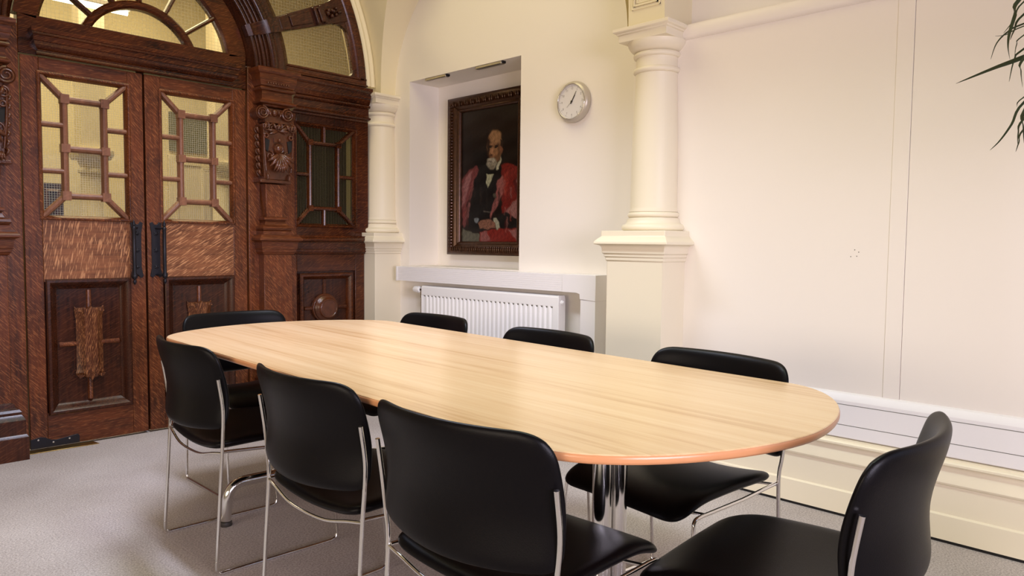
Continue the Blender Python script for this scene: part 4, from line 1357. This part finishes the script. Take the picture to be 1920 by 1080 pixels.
def radiator():
    y0, y1, z0, z1 = 2.735, 3.99, 0.235, 0.838
    xf, xb = 3.176, 3.236
    t = thing('radiator', 'white fluted panel radiator under the picture niche', 'radiator', (3.21, (y0+y1)/2, 0))
    n = 31
    prof = []
    ptc = (y1-y0-0.05)/n
    for k in range(n):
        ya_ = y0+0.025+ptc*k
        prof += [(ya_+ptc*0.10, xf+0.0), (ya_+ptc*0.50, xf+0.0), (ya_+ptc*0.64, xf+0.009), (ya_+ptc*0.86, xf+0.009)]
    poly_ = [(xf, y0)]+[(x, y) for y, x in prof]+[(xf, y1), (xf+0.02, y1), (xf+0.02, y0)]
    b = MB()
    b.prism(poly_, 'z', z0+0.045, z1-0.062)
    # flat rolled edges top and bottom
    for za_, zc_ in ((z1-0.064, z1-0.010), (z0, z0+0.047)):
        b.box(xf, xf+0.02, y0, y1, za_, zc_)
    pan = obj('front_panel', b, 'rad', t, bevel=0.0015)
    for k in range(n):
        ya_ = y0+0.025+ptc*k
        b = MB()
        b.add([(xf-0.0006, ya_+ptc*0.62, z1-0.066), (xf-0.0006, ya_+ptc*0.90, z1-0.066), (xf+0.006, ya_+ptc*0.86, z1-0.074), (xf+0.006, ya_+ptc*0.66, z1-0.074)], [(0, 1, 2, 3)])
        obj('flute_head', b, 'greenish', pan)
    obj('top_grille', MB().loft([[(x, y, z) for x, z in ((xf+0.001, z1-0.012), (xf+0.004, z1-0.003), (xf+0.012, z1), (xb-0.006, z1), (xb, z1-0.012), (xb, z1-0.03), (xf+0.001, z1-0.03))] for y in (y0+0.002, y1-0.002)]), 'rad', t, smooth=40)
    for ya_, yb2 in ((y0, y0+0.003), (y1-0.003, y1)):
        obj('side_cover', MB().box(xf+0.02, xb, ya_, yb2, z0+0.01, z1-0.02), 'rad', t)
    obj('back_panel', MB().box(xb-0.012, xb, y0+0.01, y1-0.01, z0+0.02, z1-0.03), 'rad', t)
    obj('bleed_plug', MB().lathe([(0.013, y0+0.002), (0.013, y0-0.008), (0.008, y0-0.010), (0.008, y0-0.016), (0.001, y0-0.017)], (3.205, z1-0.040), 16, 'y'), 'rad', t, smooth=35)
    # thermostatic valve
    zc_ = z1-0.03
    xv = 3.196
    v = obj('valve', MB().tube([(xv, y1-0.01, zc_), (xv, y1+0.034, zc_)], 0.014, 14).tube([(xv, y1+0.022, zc_), (xv, y1+0.022, zc_-0.055)], 0.011, 12).tube([(xv, y1+0.022, zc_-0.05), (xv, y1+0.022, 0.0)], 0.0075, 10), 'chrome', t, smooth=40)
    b = MB().lathe([(0.013, y1+0.034), (0.0215, y1+0.036), (0.0225, y1+0.060), (0.020, y1+0.094), (0.015, y1+0.104), (0.001, y1+0.106)], (xv, zc_), 24, 'y')
    for k in range(12):
        a = 2*PI*k/12
        b.tube([(xv+0.0225*math.cos(a), y1+0.044, zc_+0.0225*math.sin(a)), (xv+0.019*math.cos(a), y1+0.096, zc_+0.019*math.sin(a))], 0.0022, 6)
    obj('thermostat_head', b, 'rad', v, smooth=45)
    for ya_ in (y0+0.2, y1-0.2):
        obj('bracket', MB().box(xb, XC-0.0004, ya_, ya_+0.03, z0+0.05, z1-0.08), 'rad', t)
radiator()

t = thing('dado_trunking', 'long white cable trunking above the skirting, running to the right edge', 'trunking', (3.14, 0.3, 0))
XT = 3.143
b = MB()
prof = [(XP+0.002, 0.3345), (XT+0.002, 0.3345), (XT, 0.3375)]
for z in (0.388, 0.4745):
    prof += [(XT, z-0.0016), (XT+0.003, z-0.0010), (XT+0.003, z+0.0010), (XT, z+0.0016)]
prof += [(XT, 0.490), (XT+0.003, 0.498), (XT+0.016, 0.518), (XP+0.002, 0.524)]
b.loft([[(x, y, z) for x, z in prof] for y in (-2.6, 1.908)])
tr_ = obj('body', b, 'white', t, smooth=20)
b = MB()
for z in (0.388, 0.4745):
    b.box(XT+0.0008, XT+0.004, -2.6, 1.906, z-0.0009, z+0.0009)
obj('lid_joint', b, 'ink_soft', tr_)

# ------------------------------------------------------------------ table
TZ = 0.738
def outline(d=0.0):
    """rounded-end table outline, grown by d; local x across, y along"""
    hw, hl = 0.526+d, 1.362+d
    pts = []
    n = 34
    for s, a0, e, p in ((1, 0, 0.319, 1.82), (-1, PI, 0.308, 1.79)):
        e += d
        for k in range(n+1):
            a = a0+PI*k/n
            ca, sa = math.cos(a), math.sin(a)
            x = hw*(abs(ca)**(2/p))*(1 if ca >= 0 else -1)
            y = (hl-e)*s+e*(abs(sa)**(2/p))*(1 if sa >= 0 else -1)
            pts.append((x*(1+0.0172*y), y))
    return pts
TL = (1.6046, 1.9688, 0)
tb = thing('conference_table', 'long light oak table with rounded ends on chrome tube legs', 'table', TL, math.radians(-2.94))
def lobj(name, mb, mat, parent, **k):
    return obj(name, mb, mat, parent, world=False, **k)
b = MB()
b.loft([[(x, y, TZ-0.006) for x, y in outline(-0.003)], [(x, y, TZ-0.0015) for x, y in outline(-0.002)], [(x, y, TZ) for x, y in outline(-0.004)]])
top = lobj('table_top', b, 'table', tb, smooth=30)
b = MB()
b.loft([[(x, y, z) for x, y in outline(d)] for d, z in ((-0.05, TZ-0.021), (-0.010, TZ-0.021), (-0.004, TZ-0.0195), (-0.0005, TZ-0.014), (0.0, TZ-0.008), (-0.001, TZ-0.004), (-0.0035, TZ-0.001))], caps=True)
lobj('edge_lipping', b, 'lipping', tb, smooth=50)
for yb_ in (-0.815, 0.815):
    sgn = 1 if yb_ > 0 else -1
    b = MB()
    pts = fillet([(-0.40, yb_, 0.02), (-0.385, yb_, 0.165), (0.385, yb_, 0.165), (0.40, yb_, 0.02)], 0.11, 8)
    b.tube(pts, 0.021, 14)
    foot = lobj('foot_arch', b, 'chrome', tb, smooth=60)
    for sx in (-1, 1):
        lobj('foot_pad', MB().lathe([(0.024, 0.0), (0.026, 0.004), (0.024, 0.016), (0.018, 0.02), (0.018, 0.024)], (sx*0.4, yb_), 18), 'ink', foot, smooth=40)
    for dx in (-0.032, 0.032):
        lobj('leg', MB().tube([(dx, yb_, 0.165), (dx, yb_, TZ-0.0205)], 0.026, 20), 'chrome', tb, smooth=60)
    lobj('top_bracket', MB().box(-0.30, 0.30, yb_-0.03, yb_+0.03, TZ-0.052, TZ-0.0205), 'ink', tb, bevel=0.003)

# ------------------------------------------------------------------ chairs
def seat_mb():
    nx, ny = 18, 18
    hw = 0.234
    x0, x1 = 0.012, 0.480
    rc = 0.055
    top, bot = [], []
    for i in range(nx+1):
        u = 0.5-0.5*math.cos(PI*i/nx)
        for j in range(ny+1):
            v = -math.cos(PI*j/ny)
            # square to rounded square
            x = x0+(x1-x0)*u
            y = hw*v
            ex = min(u, 1-u)*(x1-x0)
            ey = (1-abs(v))*hw
            if ex < rc and ey < rc:
                dx, dy = rc-ex, rc-ey
                L = max(dx, dy)
                H = math.hypot(dx, dy)
                if H > 1e-9:
                    k = L/H
                    ndx, ndy = dx*k, dy*k
                    x += (dx-ndx)*(1 if u < 0.5 else -1)
                    y -= (dy-ndy)*(1 if v > 0 else -1)
            q = (x-x0)/(x1-x0)
            yy = y/hw
            # saddle: dips between the side rails at the back, waterfall at the front
            z = 0.442-0.028*(1-yy*yy)*(1-0.75*q)-0.012*q*yy*yy
            z += 0.010*math.sin(PI*min(1, q*1.1))*0.6
            if q > 0.70:
                z -= 0.036*((q-0.70)/0.30)**2
            ed = min(1, min(ex, ey)/0.030)
            th = 0.017*math.sqrt(max(0, 1-(1-ed)**2))+0.0015
            top.append((x, y, z+th*0.9))
            bot.append((x, y, z-th*0.85))
    return grid_solid(top, bot, nx, ny)

def grid_solid(top, bot, nx, ny):
    b = MB()
    W = ny+1
    off = len(top)
    fs = []
    for i in range(nx):
        for j in range(ny):
            a = i*W+j
            fs.append((a, a+1, a+W+1, a+W))
            fs.append((off+a, off+a+W, off+a+W+1, off+a+1))
    rim = [j for j in range(W)]+[i*W+ny for i in range(1, nx+1)]+[nx*W+j for j in range(ny-1, -1, -1)]+[i*W for i in range(nx-1, 0, -1)]
    for k in range(len(rim)):
        a, c = rim[k], rim[(k+1) % len(rim)]
        fs.append((a, off+a, off+c, c))
    b.add(top+bot, fs)
    return b

def back_mb():
    nz, ny = 18, 18
    hw = 0.264
    z0, z1 = 0.500, 0.780
    rt, rb = 0.064, 0.036
    front, rear = [], []
    for i in range(nz+1):
        u = 0.5-0.5*math.cos(PI*i/nz)
        for j in range(ny+1):
            v = -math.cos(PI*j/ny)
            z = z0+(z1-z0)*u
            y = hw*v
            rc = rt if u > 0.5 else rb
            ez = min(u, 1-u)*(z1-z0)
            ey = (1-abs(v))*hw
            if ez < rc and ey < rc:
                dz, dy = rc-ez, rc-ey
                L, H = max(dz, dy), math.hypot(dz, dy)
                if H > 1e-9:
                    k = L/H
                    z += (dz-dz*k)*(1 if u < 0.5 else -1)
                    y -= (dy-dy*k)*(1 if v > 0 else -1)
            q = (z-z0)/(z1-z0)
            if u < 0.5:
                z -= 0.016*(1-(y/hw)**2)*(1-2*u)**2     # belly of the lower edge
            yy = y/hw
            x = 0.030+0.010*math.sin(PI*min(1, q*1.25))-0.050*max(0, q-0.35)**1.3
            x -= 0.068*(1-yy*yy)
            ed = min(1, min(ez, ey)/0.024)
            th = 0.0145*math.sqrt(max(0, 1-(1-ed)**2))+0.0015
            front.append((x+th, y, z))
            rear.append((x-th*0.75, y, z))
    return grid_solid(front, rear, nz, ny)

def side_mb(s):
    hw = 0.248*s
    r = 0.0056
    b = MB()
    up = catmull([(0.000, hw, 0.03), (0.012, hw, 0.22), (0.024, hw, 0.424), (0.024, hw*1.035, 0.50), (0.020, hw*1.068, 0.58), (0.006, hw*1.072, 0.672)], 6)
    pts = fillet([(0.424, hw, 0.404), (0.440, hw, 0.22), (0.462, hw, r), (0.0, hw, r), (0.002, hw, 0.05)], 0.035, 6)
    b.tube([(0.024, hw*0.97, 0.420), (0.20, hw*0.965, 0.406), (0.375, hw*0.97, 0.402)]+fillet([(0.385, hw*0.97, 0.402), (0.428, hw*0.98, 0.400), (0.434, hw, 0.33)], 0.03, 6)+pts[2:], r, 10)
    b.tube(up, r*1.05, 10)
    b.tube([(0.0, hw, 0.02), (0.0, hw, 0.05)], r, 10)
    return b

def make_chair():
    t = thing('stacking_chair', 'x', 'chair', (0, 0, 0), 0, 'black padded chairs around the table')
    lobj('seat', seat_mb(), 'leather', t, sub=1)
    lobj('backrest', back_mb(), 'leather', t, sub=1)
    for s in (-1, 1):
        lobj('side_frame', side_mb(s), 'chrome', t, smooth=60)
    b = MB()
    b.tube(catmull([(0.024, -0.246, 0.416), (0.016, -0.19, 0.407), (0.008, -0.10, 0.388), (0.006, 0, 0.383), (0.008, 0.10, 0.388), (0.016, 0.19, 0.407), (0.024, 0.246, 0.416)], 6), 0.0048, 8)
    lobj('back_rail', b, 'chrome', t, smooth=60)
    b = MB()
    b.tube(catmull([(0.37, -0.24, 0.401), (0.375, -0.12, 0.388), (0.378, 0, 0.384), (0.375, 0.12, 0.388), (0.37, 0.24, 0.401)], 5), 0.0048, 8)
    lobj('stretcher', b, 'chrome', t, smooth=60)
    return t
def dup(root):
    r = root.copy()
    COL.objects.link(r)
    for ch in list(root.children):
        c = ch.copy()
        COL.objects.link(c)
        c.parent = r
    return r
CH = [
    (1.037, 2.636, -1.8, 'black padded chair on the near long side, nearest the oak doors'),
    (1.018, 1.792, 0.0, 'middle one of the three black chairs on the near long side'),
    (0.998, 1.140, 3.0, 'large foreground chair, its whole black back towards the viewer'),
    (1.615, 3.49, -90, 'chair at the far end of the table, its bluish back against the doors'),
    (2.268, 2.752, 178, 'chair on the wall side standing in front of the left half of the radiator'),
    (2.205, 1.955, 175.5, 'chair on the wall side in front of the right end of the radiator'),
    (2.16, 1.178, 173.5, 'chair on the wall side before the column pedestal, its seat seen under the table'),
    (1.566, 0.440, 94, 'scuffed chair at the near end of the table, in the bottom right corner'),
]
c0 = make_chair()
kids = None
for i, (x, y, a, lab) in enumerate(CH):
    c = c0 if i == 0 else dup(c0)
    c.location = (x, y, 0)
    c.rotation_euler = (0, 0, math.radians(a))
    c['label'] = lab

# ------------------------------------------------------------------ plant at the right edge
PX, PY = 2.50, 0.10
pl = thing('dragon_plant', 'tall houseplant with thin dark drooping leaves at the top right edge', 'plant', (PX, PY, 0))
obj('pot', MB().lathe([(0.10, 0.0), (0.12, 0.02), (0.145, 0.28), (0.15, 0.30), (0.138, 0.30), (0.132, 0.26), (0.01, 0.255)], (PX, PY), 32), 'pot', pl, smooth=40)
obj('soil', MB().lathe([(0.133, 0.25), (0.133, 0.268), (0.01, 0.275)], (PX, PY), 24), 'soil', pl, smooth=40)
obj('stem', MB().tube(catmull([(PX, PY, 0.26), (PX+0.02, PY-0.01, 0.8), (PX-0.01, PY, 1.3), (PX, PY, 1.80)], 6), 0.016, 10).tube(catmull([(PX-0.005, PY, 1.2), (PX+0.05, PY+0.03, 1.4), (PX+0.06, PY+0.05, 1.55)], 6), 0.011, 10), 'stem', pl, smooth=60)
LEAVES = [
 ([(2.357, 0.433, 1.793), (2.377, 0.444, 1.761), (2.397, 0.459, 1.717), (2.417, 0.464, 1.686), (2.437, 0.462, 1.657)], 0.010, 0),
 ([(2.431, 0.435, 1.807), (2.451, 0.459, 1.769), (2.471, 0.487, 1.74)], 0.004, 0),
 ([(2.389, 0.421, 1.648), (2.409, 0.494, 1.633), (2.429, 0.59, 1.608)], 0.016, 0),
 ([(2.445, 0.435, 1.751), (2.465, 0.474, 1.742), (2.485, 0.505, 1.719), (2.505, 0.522, 1.68)], 0.005, 0),
 ([(2.45, 0.437, 1.778), (2.47, 0.461, 1.745), (2.49, 0.474, 1.723)], 0.006, 0),
 ([(2.316, 0.412, 1.712), (2.336, 0.455, 1.702), (2.356, 0.483, 1.708)], 0.003, 0),
 ([(2.303, 0.408, 1.686), (2.323, 0.427, 1.669), (2.343, 0.434, 1.639)], 0.003, 0),
 ([(2.501, 0.442, 1.695), (2.521, 0.467, 1.674), (2.541, 0.481, 1.616)], 0.006, 0),
 ([(2.362, 0.416, 1.64), (2.382, 0.425, 1.61), (2.402, 0.423, 1.57)], 0.007, 0),
 ([(2.356, 0.411, 1.535), (2.376, 0.429, 1.515)], 0.004, 1),
 ([(2.539, 0.442, 1.552), (2.559, 0.473, 1.495), (2.579, 0.504, 1.453), (2.599, 0.532, 1.429)], 0.007, 1),
 ([(2.413, 0.418, 1.487), (2.433, 0.433, 1.451), (2.453, 0.436, 1.417)], 0.006, 1),
 ([(2.501, 0.432, 1.471), (2.521, 0.446, 1.437), (2.541, 0.456, 1.413)], 0.005, 1),
 ([(2.414, 0.418, 1.507), (2.434, 0.422, 1.466), (2.454, 0.422, 1.424)], 0.010, 1)]
rnd = random.Random(12)
for k in range(60):
    a = rnd.uniform(-2.6, 0.35)
    lo = k % 3 == 0
    ln = rnd.uniform(0.22, 0.42)
    zc = 1.55 if lo else 1.80
    cx_, cy_ = (PX+0.06, PY+0.05) if lo else (PX, PY)
    dx, dy = math.cos(a), math.sin(a)
    rise = rnd.uniform(0.0, 0.14)
    ln = min(ln, 0.50/(max(dx, 0.05)*1.0+0.2))
    LEAVES.append(([(cx_+dx*ln*0.5, cy_+dy*ln*0.5, zc+rise), (cx_+dx*ln*0.85, cy_+dy*ln*0.85, zc+rise*0.5-0.05), (cx_+dx*ln, cy_+dy*ln, zc-0.22)], rnd.uniform(0.005, 0.011), 1 if lo else 0))
b = MB()
for pts, w, lo in LEAVES:
    root = Vector((PX+0.06, PY+0.05, 1.55)) if lo else Vector((PX, PY, 1.79))
    first = Vector(pts[0])
    back = (first-Vector(pts[1])).normalized()
    mid = first+back*0.10+(root-first)*0.25
    path = catmull([root, mid]+[Vector(p) for p in pts], 5)
    n = len(path)
    V, F = [], []
    for i, p in enumerate(path):
        t = (path[min(i+1, n-1)]-path[max(i-1, 0)]).normalized()
        side = t.cross(Vector((0, 0, 1)))
        if side.length < 0.05:
            side = Vector((1, 0, 0))
        side.normalize()
        s = (side*0.75+t.cross(side)*0.65).normalized()
        f = i/(n-1)
        ww = 0.5*w*min(1, 0.35+f*2)*(1-f**3)+0.0004
        dn = t.cross(s)*ww*0.3
        V += [p-s*ww, p+dn, p+s*ww, p-dn*0.2]
    for i in range(n-1):
        a0 = i*4
        for k in range(4):
            F.append((a0+k, a0+(k+1) % 4, a0+4+(k+1) % 4, a0+4+k))
    b.add(V, F)
obj('leaves', b, 'leaf', pl, smooth=50)

# ------------------------------------------------------------------ light
def area(name, loc, size, power, col, target=None, rot=None, spread=None):
    l = bpy.data.lights.new(name, 'AREA')
    l.shape = 'RECTANGLE'
    l.size, l.size_y = size
    l.energy = power
    l.color = col
    if spread:
        l.spread = spread
    o = bpy.data.objects.new(name, l)
    COL.objects.link(o)
    o.location = loc
    if target is not None:
        o.rotation_euler = (Vector(target)-Vector(loc)).to_track_quat('-Z', 'Y').to_euler()
    elif rot:
        o.rotation_euler = rot
    return o
def area_rgb(name, loc, size, rgb, **k):
    p = max(rgb)
    return area(name, loc, size, p, tuple(c/p for c in rgb), **k)
# louvred ceiling lamps, added warm fills high in the vault and from the left, daylight from behind the camera
area_rgb('ceiling_lamp', (1.5, 2.9, 2.9), (0.4, 1.2), (24.4, 27.0, 36.5), rot=(0, 0, 0), spread=math.radians(125))
area_rgb('ceiling_lamp', (1.5, 1.2, 2.9), (0.4, 1.2), (11.5, 14.5, 12.0), rot=(0, 0, 0), spread=math.radians(125))
area_rgb('warm_fill', (1.6, 3.0, 4.0), (2.0, 1.6), (36, 32, 17.5), rot=(0, 0, 0))  # broad warm light added to stand in for glow under the vault
area_rgb('window_and_fill', (0.2, -2.9, 1.3), (2.6, 1.4), (57, 52, 64), target=(2.4, 3, 0.4), spread=math.radians(90))
area_rgb('window_and_fill', (-2.9, 1.0, 1.15), (3.4, 1.0), (23, 19.3, 15.5), target=(3.2, 1.7, 0.15), spread=math.radians(85))  # fill added on the left to brighten the clock and panel walls
area_rgb('window_and_fill', (3.1, -1.7, 1.45), (2.2, 1.6), (5, 8, 14), target=(0.5, 0.6, 1.0))
area_rgb('corridor_lamp', (1.6, 6.0, 3.6), (3.2, 0.8), (85, 75, 56), rot=(0, 0, 0))
w = bpy.data.worlds.new('world')
sc.world = w
w.use_nodes = True
w.node_tree.nodes['Background'].inputs['Color'].default_value = (1.0, 0.95, 0.88, 1)
w.node_tree.nodes['Background'].inputs['Strength'].default_value = 0.02

sc.view_settings.view_transform = 'Standard'
sc.view_settings.look = 'None'
sc.view_settings.gamma = 1
sc.view_settings.use_curve_mapping = False
sc.view_settings.exposure = 0.0
